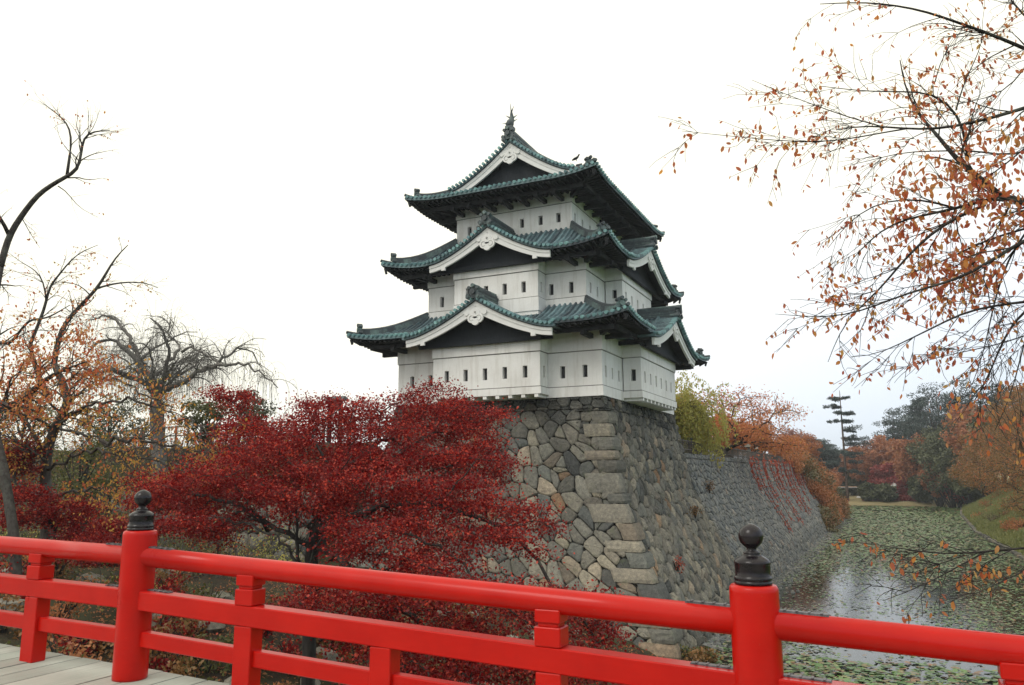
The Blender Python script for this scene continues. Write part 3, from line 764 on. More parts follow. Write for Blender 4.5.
# lower moat wall running on along the moat
WT = 1.45
mw = thing('moat_wall', 'long stone retaining wall running along the moat beyond the tower base', 'stone wall', (CX, 100, WATER))
mb = MB(); WY0, WY1 = CY+D+.2, 150.
stone_face(mb, r1, WY0, 72, WATER-.3, WT-.35, .46, .42, place_rplain, dome=.07, detail=0)
stone_face(mb, r1, 72, WY1, WATER-.3, WT-.35, .75, .55, place_rplain, dome=.08, detail=0)
stone_face(mb, r1, WY0, WY1, WT-.35, WT, .9, .35, place_rplain, gap=.02, dome=.03, detail=0)
mb.build('wall_stones', STONE2, mw)
core = MB(); rg = []
zs = np.array([-8.2,-6.95,-5.79,-4.58,-3.75,-2.48,-1.25,.06,WT+.01])
for y in (WY0-.3, WY1):
    rg.append([(CX+batter(z)-.1, y, z) for z in zs]+[(CX-1.2, y, WT+.01)])
rg = np.array(rg).reshape(-1, 3); m_ = len(zs)+1; i = np.arange(m_-1)
core.add(rg, [np.stack([i, i+m_, i+m_+1, i+1], 1)]); core.build('rubble_core', GAPM, mw)

# ================================================================== terrain
def sstep(x, a, b):
    t = np.clip((x-a)/(b-a), 0, 1); return t*t*(3-2*t)
def shore_l(y): return np.where(y < 31, -8.3-.6*np.sin(y*.35)*.6, np.where(y < 150, CX+4.15, np.interp(y, [150, 222, 260], [-8.2, -11.5, -12])))
def shore_r(y): return np.interp(y, [0, 60, 116, 165, 215, 260], [10.2, 10.0, 9.1, 10.9, 14.5, 17])
def terrain(x, y):
    L_, R_ = shore_l(y), shore_r(y)
    h = np.full(np.broadcast(x, y).shape, WATER-.75)
    # left bank in front of the tower
    d = L_-x
    lb = np.interp(d, [-1.5, 0, 1.2, 5.5, 12, 20, 40], [-8, -7.3, -6.5, -4.4, -3.2, -2.6, -2.2])
    # just in front of the stone base the bank dips to a gravelly foot
    foot = sstep(y, 20, 29)*sstep(-x, -2, 9); lb = lb*(1-.55*foot)+(-6.9+np.clip(d,0,30)*.10)*.55*foot
    emb = np.where(y > 31.25, .46+.54*sstep(y, 31.2, 36.8), 0.)*sstep(-x, 25.0, 26.5); lb = lb*(1-emb)+(WT+.55)*emb
    upper = np.where(x < CX-.6, WT, -8.2)
    left = np.where(y < 35.2, lb, np.where(x < CX-W-1.5, np.maximum(lb, WT*sstep(y,33,37)+lb*(1-sstep(y,33,37))), upper))
    left = np.where(y > 37, upper, left)
    # beyond the masonry  the bank is earth and reeds
    far = np.interp(L_-x, [-1, 0, 2, 8, 20], [-8, -7.3, -5.5, .8, WT]); left = np.where(y > 148, far, left)
    h = np.where(x < L_+1.0, np.maximum(h, left), h)
    rb = np.interp(x-R_, [-1, 0, .6, 13, 20, 60], [-8, -7.35, -6.9, -.1, .5, 1.2]); h = np.maximum(h, np.where(x > R_-1, rb, -9))
    fb = np.interp(y, [205, 209, 212, 225, 300], [-9, -7.3, -6.4, -5.6, -4.5]); h = np.maximum(h, fb)
    far2 = sstep(np.hypot(x, y-100), 320, 420); h = h*(1-far2)+(-3.)*far2
    return h
def gnoise(x, y, s=0):
    return (np.sin(x*1.3+s)*np.cos(y*1.1+s*2)+np.sin(x*2.9+y*2.1+s)*.5+np.sin(x*5.3-y*4.7)*.3)
xs = np.unique(np.concatenate([np.arange(-60, 30, .5), np.linspace(-1500, -60, 30), np.linspace(30, 60, 31), np.linspace(60, 1500, 30)]))
ys = np.unique(np.concatenate([np.arange(-12, 56, .5), np.arange(56, 270, 2.), np.linspace(270, 1800, 30), np.linspace(-900, -12, 12)]))
X, Y = np.meshgrid(xs, ys, indexing='ij'); H_ = terrain(X, Y)
H_ = H_+np.where((np.abs(H_-WT) > .05), gnoise(X, Y)*.06, 0)*np.clip(1-np.hypot(X,Y-60)/300, 0, 1)
g = MB(); nx, ny = X.shape; i = np.arange(nx-1)[:,None]*ny; j = np.arange(ny-1)[None]
g.add(np.stack([X, Y, H_], -1).reshape(-1, 3), np.stack([i+j, i+ny+j, i+ny+j+1, i+j+1], -1).reshape(-1, 4))
def m_ground():
    m_, t, b = mat('bank_ground', rough=.95, spec=.2)
    n1 = noise(t, .5, 6, .7); n2 = noise(t, 5, 5, .7); n3 = noise(t, 26, 3, .6)
    earth = ramp(t, n2, [(.3,(.02,.017,.013)),(.55,(.045,.036,.025)),(.72,(.065,.038,.02))])
    grass = ramp(t, n2, [(.3,(.055,.12,.022)),(.7,(.11,.20,.04))])
    g_ = N(t, 'ShaderNodeNewGeometry'); sp = N(t, 'ShaderNodeSeparateXYZ'); t.links.new(g_.outputs['Position'], sp.inputs[0])
    rt = mathn(t, 'MULTIPLY', mathn(t, 'ADD', sp.outputs['X'], -9.0), .6, clamp=True)
    lf = ramp(t, n1, [(.45,(0,0,0)),(.6,(.5,.5,.5))])
    c = mixc(t, rt, mixc(t, lf, earth, (.05,.065,.025)), grass)
    litter = ramp(t, n3, [(.6,(0,0,0)),(.66,(1,1,1))]); c = mixc(t, mathn(t,'MULTIPLY',litter,.55), c, (.19,.08,.035))
    far = mathn(t, 'MULTIPLY', mathn(t, 'ADD', sp.outputs['Y'], -207), .3, clamp=True)
    c = mixc(t, far, c, ramp(t, n1, [(.3,(.25,.21,.11)),(.7,(.33,.27,.15))]))
    t.links.new(c, b.inputs['Base Color']); bump(t, b, mathn(t,'ADD',n2,n3), .6, .06); return m_
gr = g.build('ground', m_ground(), smooth=True); struct(gr, 'earth and grass banks around the moat')

# ------------------------------------------------------------------ water and lily pads
def m_water():
    m_, t, b = mat('moat_water', rough=.06, spec=.5); b.inputs['Base Color'].default_value = (.022,.027,.02,1)
    b.inputs['IOR'].default_value = 1.33
    n1 = noise(t, 5.5, 4, .7, stretch=(1,.55,1)); bump(t, b, n1, .2, .025); return m_
w = MB().add([(-40,-30,WATER),(30,-30,WATER),(30,214,WATER),(-40,214,WATER)], np.array([[0,1,2,3]])).build('moat_water', m_water()); struct(w, 'still moat water reflecting the pale sky')
def patch(x, y, s, seed):   # cheap smooth noise in numpy
    r_ = np.random.default_rng(seed); v = 0
    for k in range(7):
        a = r_.uniform(0, 6.28); f = s*r_.uniform(.6, 1.7); v = v+np.sin((x*math.cos(a)+y*math.sin(a))*f+r_.uniform(0, 6.28))
    return v/7**.5
def pads():
    r_ = np.random.default_rng(3)
    n = 150000
    y = 13+(208-13)*r_.uniform(0, 1, n)**1.9; x = r_.uniform(-9.5, 16, n)
    d = np.where(y < 35.5, .15, np.where(y < 58, .085, .085+.0016*(y-58)))
    ins = (x > shore_l(y)+.15) & (x < shore_r(y)-.1)
    cov = patch(x, y*.6, .35, 1)*.75+patch(x, y*.5, 1.2, 2)*.5
    # open water lies along the tower side between 38 and 62 m; the near cove and the far end are closely grown
    openw = np.exp(-((x-(-4.6+.03*(y-40)))/2.8)**2)*sstep(y, 33.6, 36)*(1-sstep(y, 56, 76))*2.9+np.exp(-((x+1.5)/3.6)**2)*sstep(y, 36, 37.5)*(1-sstep(y, 44, 50))*1.0
    mid = sstep(y, 33, 35.5)*(1-sstep(y, 54, 70))
    dens = .95+cov*.30-mid*(.40-cov*.12)-np.minimum(openw, 1.)*.2-sstep(y,168,180)*.7
    dens = np.maximum(dens, .12)
    keep = ins & (r_.uniform(0, 1, n) < dens)
    x, y, d = x[keep], y[keep], d[keep]*r_.uniform(.6, 1.3, keep.sum())
    n = len(x); k = 7; an = (np.arange(k)+.35)/k*2*math.pi*.93
    rot = r_.uniform(0, 6.28, n)
    A = an[None]+rot[:,None]; rr = d[:,None]*r_.uniform(.88, 1.1, (n, k))
    tx, ty = r_.normal(0, .11, n), r_.normal(0, .11, n)
    curl = np.abs(r_.normal(0, .22, n))
    px, py = np.cos(A)*rr, np.sin(A)*rr*r_.uniform(.8,1,n)[:,None]
    V = np.zeros((n, k+1, 3)); lift = r_.uniform(.008, .05, n)
    V[:,0] = np.stack([x, y, WATER+lift], 1)
    V[:,1:,0] = x[:,None]+px; V[:,1:,1] = y[:,None]+py
    V[:,1:,2] = WATER+lift[:,None]+np.maximum(px*tx[:,None]+py*ty[:,None]+curl[:,None]*d[:,None]*.5*r_.uniform(.3,1,(n,k)), -lift[:,None]+.005)
    i = np.arange(n)[:,None]*(k+1); j = np.arange(1, k)[None]
    f = np.stack([np.broadcast_to(i, (n,k-1)), i+j, i+j+1], -1).reshape(-1, 3)
    m = MB(); m.add(V.reshape(-1, 3), f)
    m_, t, b = mat('lily_pad', rough=.45, spec=.5)
    c = ramp(t, island(t), [(0,(.035,.09,.025)),(.22,(.07,.15,.04)),(.46,(.13,.22,.06)),(.6,(.055,.12,.035)),(.7,(.20,.22,.075)),(.82,(.17,.11,.055)),(.92,(.08,.055,.04)),(1,(.26,.13,.05))])
    t.links.new(mixc(t, .5, c, ramp(t, noise(t, 11, 3), [(.3,(.6,.6,.6)),(.7,(1.2,1.2,1.2))]), 'MULTIPLY'), b.inputs['Base Color'])
    o = m.build('water_lily_pads', m_); tag(o, 'green and browning water lily pads covering much of the moat', 'lily pads', kind='stuff')
pads()

# scattered loose stones at the foot of the walls and on the bank
def rock_mb(c, s, r_):
    m = MB(); n1, n2 = 7, 5
    th = np.linspace(.12, math.pi-.12, n2); ph = np.arange(n1)*2*math.pi/n1
    V = []
    sc_ = r_.uniform(.7, 1.25, 3)*s
    for a in th:
        for b_ in ph: V.append(np.array([math.sin(a)*math.cos(b_), math.sin(a)*math.sin(b_), math.cos(a)*.7])*sc_*r_.uniform(.82, 1.12))
    V = np.array(V)+c; i = np.arange(n2-1)[:,None]*n1; j = np.arange(n1)[None]
    m.add(V, [np.stack([i+j, i+n1+j, i+n1+(j+1)%n1, i+(j+1)%n1], -1).reshape(-1, 4), np.arange(n1)[None], (np.arange(n1)[::-1]+(n2-1)*n1)[None]]); return m
r3 = np.random.default_rng(21)
for k in range(76):
    if k >= 46: x = r3.uniform(-24, -12); y = r3.uniform(9.5, 20)
    elif k < 26: x = r3.uniform(-22, -9.0); y = r3.uniform(21, 30.5)
    else: x = r3.uniform(-13, -8.6); y = r3.uniform(13, 27)
    z = float(terrain(np.array(x), np.array(y))); s = r3.uniform(.16, .5)
    o = rock_mb(np.array([x, y, z+s*.1]), s, r3).build('rock', STONE, origin=(x, y, z)); tag(o, 'grey loose stone lying on the bank between the bridge and the tower base', 'rock', 'loose stones on the bank between the bridge and the tower base')
def rubble():
    m = MB(); r_ = np.random.default_rng(9)
    for k in range(2600):
        y = 31+115*r_.uniform()**1.6; x = float(shore_l(y))+abs(r_.normal(0, .75))*(.5+.5*min(1,(y-30)/15)); s = r_.uniform(.04, .13)*(1+.004*(y-30))
        c = np.array([x, y, WATER+.02]); p = c+np.array([(-1,-1,-1),(1,-1,-1),(1,1,-1),(-1,1,-1),(-.6,-.7,.6),(.7,-.5,.5),(.5,.7,.7),(-.7,.5,.4)])*s*r_.uniform(.6, 1.3, (8,3)); m.hexa(p)
    o = m.build('shore_rubble', STONE2); tag(o, 'dark rubble and leaf debris strip along the foot of the moat wall', 'rubble', kind='stuff')
rubble()

# low retaining wall of rough boulders between the maple and the embankment
rw_ = thing('retaining_wall', 'low retaining wall of rough grey boulders behind the large maple, left of the tower base', 'stone wall', (-32, 31.2, -4))
mb = MB(); stone_face(mb, r1, -47, XL-1.6, -6.6, -.7, .95, .72, lambda p, o: np.stack([np.atleast_2d(p)[:,0], 31.0+.12*np.atleast_2d(p)[:,1]-np.asarray(o)*np.ones(len(np.atleast_2d(p))), np.atleast_2d(p)[:,1]], 1), gap=.03, dome=.13, extra=.3)
mb.build('boulders', STONE, rw_)
c_ = MB().hexa([(-47,30.4,-7),(XL-1.6,30.4,-7),(XL-1.6,31.9,-7),(-47,31.9,-7),(-47,31.05,-.75),(XL-1.6,31.05,-.75),(XL-1.6,31.9,-.75),(-47,31.9,-.75)]); c_.build('rubble_core', GAPM, rw_)
# ================================================================== red bridge
YF = 4.6
def ztop(x): return -.545-.018*(x+5.57) if x < -5.57 else -.545-.0355*(x+5.57)
def zdeck(x): return ztop(x)-1.015
br = thing('footbridge', 'wooden footbridge with pale weathered planks in the foreground', 'bridge', (-3, 2.6, -1.7))
dk = MB(); x = -13.; r4 = np.random.default_rng(4)
while x < 6:
    w_ = r4.uniform(.235, .262); a, b = x+.006, x+w_-.006
    za, zb = zdeck(a)+r4.uniform(-.003, .003), zdeck(b)+r4.uniform(-.003, .003); y0, y1 = -.6, 4.87+r4.uniform(-.012, .012)
    dk.hexa([(a,y0,za-.07),(b,y0,zb-.07),(b,y1,zb-.07),(a,y1,za-.07),(a,y0,za),(b,y0,zb),(b,y1,zb),(a,y1,za)]); x += w_
dk.build('deck_planks', DECK, br)
for y in (.2, 2.3, 4.5):
    g_ = MB(); xs_ = np.linspace(-13, 6, 12)
    for a, b in zip(xs_[:-1], xs_[1:]): g_.bar((a, y, zdeck(a)-.28), (b+.01, y, zdeck(b)-.28), .28, .4)
    g_.build('girder', TIMBER, br)
for x in (-7.5, .5, 5.):
    for y in (.3, 2.3, 4.3):
        zt_ = terrain(np.array(x), np.array(y)); MB().tube([(x, y, float(zt_)-.3), (x, y, zdeck(x)-.48)], .19, k=12).build('pile', TIMBER, br)
rail = thing('bridge_railing', 'glossy vermilion red bridge railing with black onion-topped posts', 'railing', (-3, YF, -1.65))
def sweep(x0, x1, prof, y, dz, n=6, name='rail', parent=rail, m_=RED, smooth=False):
    """prof: closed outline (y,z) swept along x following the slope"""
    pr = np.array(prof); k = len(pr); mb = MB(); V = []
    xs_ = np.linspace(x0, x1, n)
    for x in xs_: V.append(np.stack([np.full(k, x), y+pr[:,0], ztop(x)+dz+pr[:,1]], 1))
    V = np.vstack(V); i = np.arange(n-1)[:,None]*k; j = np.arange(k)[None]
    mb.add(V, [np.stack([i+j, i+k+j, i+k+(j+1)%k, i+(j+1)%k], -1).reshape(-1, 4), np.arange(k)[::-1][None], (np.arange(k)+(n-1)*k)[None]])
    return mb.build(name, m_, parent, smooth=smooth)
def rbox(w_, h, c=.008):
    a, b = w_/2, h/2
    return [(-a+c,-b),(a-c,-b),(a,-b+c),(a,b-c),(a-c,b),(-a+c,b),(-a,b-c),(-a,-b+c)]
def lathe_box(s, x, y, w_, d_, z0, z1, c):
    a, b = w_/2, d_/2
    ol = [(-a+c,-b),(a-c,-b),(a,-b+c),(a,b-c),(a-c,b),(-a+c,b),(-a,b-c),(-a,-b+c)]
    lv = []
    for z, q in ((z0, 1-c/a*.6), (z0+c, 1), (z1-c, 1), (z1, 1-c/a*.6)): lv += [(x+p[0]*q, y+p[1]*q, z) for p in ol]
    i = np.arange(3)[:,None]*8; j = np.arange(8)[None]
    s.add(lv, [np.stack([i+j, i+(j+1)%8, i+8+(j+1)%8, i+8+j], -1).reshape(-1, 4), np.arange(8)[::-1][None], (np.arange(8)+24)[None]])
MB.lathe_box = lathe_box
POSTS = [-10.41, -5.57, -.73, 4.11]
R_ = .076
for a, b in zip(POSTS[:-1], POSTS[1:]):
    an = np.arange(24)/24*2*math.pi
    o = sweep(a+.07, b-.07, np.stack([np.cos(an)*R_, np.sin(an)*R_], 1), YF, -R_, name='top_rail', smooth=True)
    sweep(a+.08, b-.08, rbox(.135, .148), YF, -.409, name='middle_rail')
    sweep(a+.08, b-.08, rbox(.085, .116), YF+.01, -.706, name='lower_rail')
    for xx, full in ((a+1.21, 1), (a+2.42, 0), (a+3.63, 1)):
        zt_ = ztop(xx); u = MB()
        def bx(w_, d_, z0, z1, c=.006):
            u.lathe_box(xx, YF, w_, d_, z0, z1, c)
        bx(.165, .128, zdeck(xx)-.003, zt_-.484)
        if full:
            bx(.172, .142, zt_-.334, zt_-.222); bx(.135, .11, zt_-.222, zt_-.196); bx(.166, .138, zt_-.196, zt_-.12)
        u.build('baluster', RED, rail)
for k, x in enumerate(POSTS):
    zt_ = ztop(x)+.128; R0 = .131
    p = MB().lathe((x, YF, 0), [(R0*.99, zdeck(x)-.003), (R0, zdeck(x)+.02), (R0, zt_-.035), (R0*.985, zt_-.016), (R0*.92, zt_-.003), (R0*.78, zt_)], k=40).build('post', RED, rail, smooth=True)
    z = zt_
    f = MB().lathe((x, YF, z), [(.100,0),(.102,.016),(.098,.019),(.098,.024),(.101,.027),(.101,.040),(.097,.043),(.094,.048),(.095,.108),(.098,.112),(.097,.122),(.088,.134),(.062,.150),(.042,.160),(.046,.166),(.044,.172),(.028,.182),(.026,.192),(.040,.204),(.058,.222),(.066,.246),(.067,.262),(.062,.284),(.048,.304),(.026,.318),(.008,.326)], k=36).build('finial', IRON, p, smooth=True)
    for sg in (-1, 1):
        for dz, wd, L_, nm in ((.0, .045, .27, 'rail_strap'), (-.335, .05, .25, 'rail_strap')):
            a, b = (x+.12, x+.12+L_) if sg > 0 else (x-.12-L_, x-.12)
            if dz == 0: L2 = .26; a, b = (x+.12, x+.12+L2) if sg > 0 else (x-.12-L2, x-.12)
            s_ = MB(); n = 12; yo = YF+(.0 if dz == 0 else .02)
            za = ztop(a)+dz; zb = ztop(b)+dz
            s_.hexa([(a,yo-wd/2,za-.004),(b,yo-wd/2,zb-.004),(b,yo+wd/2,zb-.004),(a,yo+wd/2,za-.004),(a+.004,yo-wd/2+.003,za+.008),(b-.004,yo-wd/2+.003,zb+.008),(b-.004,yo+wd/2-.003,zb+.008),(a+.004,yo+wd/2-.003,za+.008)])
            for q in range(4):
                t_ = (q+.6)/4.2; s_.box((a+(b-a)*t_, yo, za+(zb-za)*t_+.008), (.012, wd*1.08, .008))
            s_.build(nm, IRON2, rail)
# a few fallen leaves on the deck
r5 = np.random.default_rng(8)
# ================================================================== trees
def leaves(mb, c, size, r_, droop=0., flat=.5, k=4, aspect=.6, mi=0):
    """one small folded blade per centre; flat: how horizontal, droop: hanging tips"""
    c = np.asarray(c, float); n = len(c)
    if n == 0: return
    az = r_.uniform(0, 6.283, n); el = r_.normal(-droop*1.3, .35+.5*(1-flat), n)
    d = np.stack([np.cos(az)*np.cos(el), np.sin(az)*np.cos(el), np.sin(el)], 1)
    u = np.zeros((n,3)); u[:,2] = 1; u += r_.normal(0, .3+.9*(1-flat), (n,3))
    s = np.cross(d, u); s /= np.linalg.norm(s, axis=1)[:,None]+1e-9; nn = np.cross(s, d)
    sz = (np.broadcast_to(size, n)*r_.uniform(.65, 1.25, n))[:,None]
    w_ = sz*aspect*.5
    if k == 4: V = np.stack([c, c+d*sz*.45+s*w_, c+d*sz, c+d*sz*.45-s*w_], 1)
    else:
        cu = nn*sz*r_.uniform(-.05, .22, n)[:,None]
        V = np.stack([c, c+d*sz*.28+s*w_*.8+nn*sz*.05, c+d*sz*.62+s*w_*.9-cu*.3, c+d*sz-cu, c+d*sz*.62-s*w_*.9-cu*.3, c+d*sz*.28-s*w_*.8+nn*sz*.05], 1)
    mb.add(V.reshape(-1, 3), np.arange(n*V.shape[1]).reshape(n, -1), mi)
def colonize(att, start, r_, step=.35, infl=2.2, kill=.55, iters=90, grav=0., wob=.12):
    nodes = [np.array(p, float) for p in start]; par = list(range(-1, len(start)-1)); att = np.asarray(att, float)
    P = np.array(nodes)
    near = np.full(len(att), -1); nd = np.full(len(att), 1e9); done = 0
    for it in range(iters):
        new = P[done:]
        for a in range(0, len(new), 400):
            dd = np.linalg.norm(att[:,None]-new[None,a:a+400], axis=2); j = dd.argmin(1); v = dd[np.arange(len(att)), j]; m_ = v < nd
            nd[m_] = v[m_]; near[m_] = done+a+j[m_]
        done = len(P)
        alive = nd > kill; att, near, nd = att[alive], near[alive], nd[alive]
        if not len(att): break
        act = nd < (infl if it > 0 else 99)
        if it < 3 or not act.any(): act = nd < max(infl, nd.min()*1.3)
        idx = np.unique(near[act]); 
        add_ = []
        for q in idx:
            v = att[act & (near == q)]-P[q]; v = (v/np.linalg.norm(v, axis=1)[:,None]).sum(0)+r_.normal(0, wob, 3)*len(v)**.5; v[2] += grav
            v /= np.linalg.norm(v)+1e-9; p = P[q]+v*step*r_.uniform(.8, 1.15); add_.append((p, q))
        if not add_: break
        P = np.vstack([P, [a[0] for a in add_]]); par += [a[1] for a in add_]
    return P, np.array(par)
def skeleton(P, par, tip=.012, expo=2.3, rmax=None):
    n = len(P); ch = [[] for _ in range(n)]
    for i, p in enumerate(par):
        if p >= 0: ch[p].append(i)
    R = np.zeros(n)
    for i in range(n-1, -1, -1):
        R[i] = (sum(R[c]**expo for c in ch[i])+(tip**expo)*(1 if not ch[i] else .12))**(1/expo)
    if rmax: R = np.minimum(R, rmax)
    chains = []; stack = [(0, -1)]
    while stack:
        i, p = stack.pop(); c = [] if p < 0 else [p]
        c.append(i)
        while ch[i]:
            k = sorted(ch[i], key=lambda q: -R[q]); stack += [(q, i) for q in k[1:]]; i = k[0]; c.append(i)
        if len(c) > 1: chains.append(c)
    tips = np.array([i for i in range(n) if not ch[i]]); return R, chains, tips
def smooth_nodes(P, par, k=2):
    P = P.copy()
    for _ in range(k):
        acc = P.copy(); cnt = np.ones(len(P)); m_ = par >= 0
        np.add.at(acc, par[m_], P[m_]); np.add.at(cnt, par[m_], 1); acc[m_] += P[par[m_]]; cnt[m_] += 1
        Q = acc/cnt[:,None]; Q[0] = P[0]; lf = np.ones(len(P), bool); lf[par[m_]] = False; Q[lf] = P[lf]; P = Q
    return P
def wood(mb, P, R, chains, k=5, minr=0.):
    for c in chains:
        pts = P[c]; r = R[c].copy(); r[0] = min(r[0], r[1]*1.35)
        if r[1:].max() < minr: continue
        mb.tube(pts, r, k=7 if r.max() > .08 else (k if r.max() > .02 else 4), cap=False)
def blob(r_, c, rad, n, shell=.0):
    v = r_.normal(0, 1, (n,3)); v /= np.linalg.norm(v, axis=1)[:,None]; q = r_.uniform(shell, 1, n)**(1/3)
    return np.asarray(c)+v*q[:,None]*np.asarray(rad)
def resample(pts, rad, step):
    pts = np.asarray(pts, float); seg = np.linalg.norm(np.diff(pts, axis=0), axis=1); s = np.r_[0, np.cumsum(seg)]
    n = max(3, int(s[-1]/step)+1); t = np.linspace(0, s[-1], n)
    q = np.stack([np.interp(t, s, pts[:,i]) for i in range(3)], 1); r = np.interp(t, s, rad)
    for _ in range(2): q[1:-1] = (q[:-2]+2*q[1:-1]+q[2:])/4
    return q, r
def sprout(mb, tips, pts, rad, r_, n, ln, depth, ang=.9, up=0., droop=0., tmin=.1, rr=.45, jit=.14, sub=3):
    """side shoots along a limb, recursively finer; collects points that can carry leaves"""
    pts = np.asarray(pts); m_ = len(pts)
    for _ in range(n):
        i = int(r_.uniform(tmin, .98)*(m_-1)); d0 = pts[min(i+1, m_-1)]-pts[max(i-1, 0)]; d0 /= np.linalg.norm(d0)+1e-9
        v = r_.normal(0, 1, 3); v -= d0*(v @ d0); v /= np.linalg.norm(v)+1e-9
        a = r_.uniform(.55, 1.15)*ang; d = d0*math.cos(a)+v*math.sin(a); d[2] += up; d /= np.linalg.norm(d)
        L_ = ln*r_.uniform(.45, 1.25)*(1-.45*i/m_); k = max(4, int(L_/.13)); k = min(k, 14); st = L_/k
        q = [pts[i]]
        for s in range(k):
            d = d+r_.normal(0, jit, 3); d[2] -= droop*(s+1)/k; d /= np.linalg.norm(d); q.append(q[-1]+d*st)
        q = np.array(q); r0 = min(rad[i]*rr, .03*L_+.004) if np.ndim(rad) else .01
        rads = np.linspace(max(r0, .003), .0017, len(q)); mb.tube(q, rads, k=4, cap=False)
        if depth <= 1: tips += [p for p in q[1:]]
        else:
            tips += [p for p in q[len(q)//2:]]
            sprout(mb, tips, q, rads, r_, sub, ln*.5, depth-1, ang, up*.5, droop, .15, .6, jit, sub)

RED_M = m_leaf('crimson_maple_leaf', [(.50,.014,.012),(.74,.030,.014),(.86,.075,.024),(.34,.010,.012),(.90,.19,.05),(.60,.020,.014),(.70,.10,.06),(.22,.008,.010)], .55, clump=.9, rough=.45, spec=.4)
CHER = m_leaf('orange_cherry_leaf', [(.66,.19,.06),(.56,.12,.05),(.72,.32,.08),(.46,.09,.045),(.62,.26,.05),(.42,.13,.09),(.70,.42,.12),(.62,.16,.07)], .5)
CHER2 = m_leaf('rust_cherry_leaf', [(.46,.15,.06),(.36,.10,.05),(.52,.21,.07),(.30,.08,.045),(.44,.18,.07)], .4, clump=.25)
ORNG = m_leaf('autumn_orange_leaf', [(.44,.19,.07),(.34,.12,.05),(.52,.27,.08),(.26,.14,.07),(.46,.23,.08),(.38,.15,.07)], .35, clump=.14)
GOLD = m_leaf('golden_autumn_leaf', [(.62,.27,.07),(.52,.17,.06),(.70,.40,.09),(.48,.16,.07),(.66,.34,.08),(.56,.20,.08)], .45, clump=.3)
YELG = m_leaf('yellow_green_leaf', [(.22,.20,.045),(.30,.24,.05),(.16,.16,.04),(.34,.22,.05),(.12,.13,.04)], .3, clump=.4)
YELB = m_leaf('yellow_willow_leaf', [(.66,.50,.12),(.72,.50,.11),(.55,.48,.13),(.70,.38,.10),(.48,.45,.12)], .5, clump=.4)
PINE = m_leaf('dark_pine_needles', [(.028,.055,.045),(.04,.07,.05),(.02,.042,.04),(.055,.08,.05),(.035,.06,.055)], .08, clump=.2)
EVER = m_leaf('evergreen_leaf', [(.05,.075,.035),(.07,.09,.04),(.035,.06,.03),(.09,.10,.045)], .12, clump=.2)
DRED = m_leaf('dark_red_leaf', [(.20,.02,.03),(.28,.035,.04),(.14,.015,.025),(.33,.06,.05)], .25, clump=.25)
PINK = m_leaf('dusty_pink_leaf', [(.40,.20,.15),(.34,.15,.11),(.46,.24,.17),(.30,.15,.12)], .25, clump=.2)
BRWN = m_leaf('brown_reed_leaf', [(.16,.10,.055),(.22,.12,.06),(.11,.08,.045),(.26,.11,.05),(.14,.12,.05)], .15, clump=.3)
SHRB = m_leaf('bank_shrub_leaf', [(.05,.075,.028),(.09,.11,.035),(.035,.05,.02),(.17,.15,.045),(.22,.11,.035)], .2, clump=.6)
def ground_z(x, y): return float(terrain(np.array(float(x)), np.array(float(y))))

def limb_px(pts, Y0, Y1, r0, r1, step=.3, wig=0.):
    n = len(pts); Ys = np.linspace(Y0, Y1, n); P = np.array([at(px, py, y) for (px, py), y in zip(pts, Ys)])
    return resample(P, np.linspace(r0, r1, n), step)
# ---- the big Japanese maple in front of the tower
def maple(name, label, base_, fork, blobs, leafmat, r_, nleaf, lsize, group=None, step=.32, kill=.42, tipr=.0095, bark=BARKD, extra=None):
    t = thing(name, label, 'tree', base_, group)
    att = np.vstack([blob(r_, c, rad, n) for c, rad, n in blobs])
    st = [np.array(base_)-[0,0,.2]]+[np.array(base_)+(np.array(fork)-base_)*q+np.array([r_.normal(0,.06),r_.normal(0,.06),0]) for q in (.25,.5,.75,1)]
    P, par = colonize(att, st, r_, step=step, infl=2.4, kill=kill, iters=80, wob=.3)
    P = smooth_nodes(P, par, 1); R, ch, tips = skeleton(P, par, tipr, 2.15)
    m = MB(); wood(m, P, R, ch); m.build('trunk', bark, t, smooth=True)
    if extra:
        m2 = MB(); tp_ = []
        for l_, Y_ in extra:
            q, w_ = limb_px(l_, Y_+.6, Y_, .042, .010, .2); q[1:-1] += r_.normal(0, .03, q[1:-1].shape); m2.tube(q, w_, k=6); sprout(m2, tp_, q, w_*.8, r_, 12, .8, 2, ang=.75, up=.05)
        m2.build('limbs', bark, t, smooth=True)
    thin = np.where(R < tipr*2.6)[0]; thin = thin[P[thin][:,2] > fork[2]-1.5]
    per = max(1, nleaf//len(thin)); c = np.repeat(P[thin], per, 0)+r_.normal(0, 1, (len(thin)*per, 3))*[.22,.22,.10]
    c[:,2] -= .25*((c[:,0]-np.repeat(P[thin][:,0], per))**2+(c[:,1]-np.repeat(P[thin][:,1], per))**2)
    sp_ = r_.uniform(size=len(thin)) < .12; up_ = np.repeat(P[thin][sp_], 14, 0); up_ = up_+r_.normal(0, 1, up_.shape)*[.07,.07,.02]+np.tile(np.linspace(0, .45, 14), sp_.sum())[:,None]*[.25,.1,1]; c = np.vstack([c, up_])
    l = MB(); leaves(l, c, lsize, r_, droop=.2, flat=.62, aspect=.7); l.build('crown', leafmat, t)
    return t
rt = np.random.default_rng(31)
def pb(px, py, Y, rx, ry, rz, n): return (at(px, py, Y), (rx, ry, rz*1.45), n)
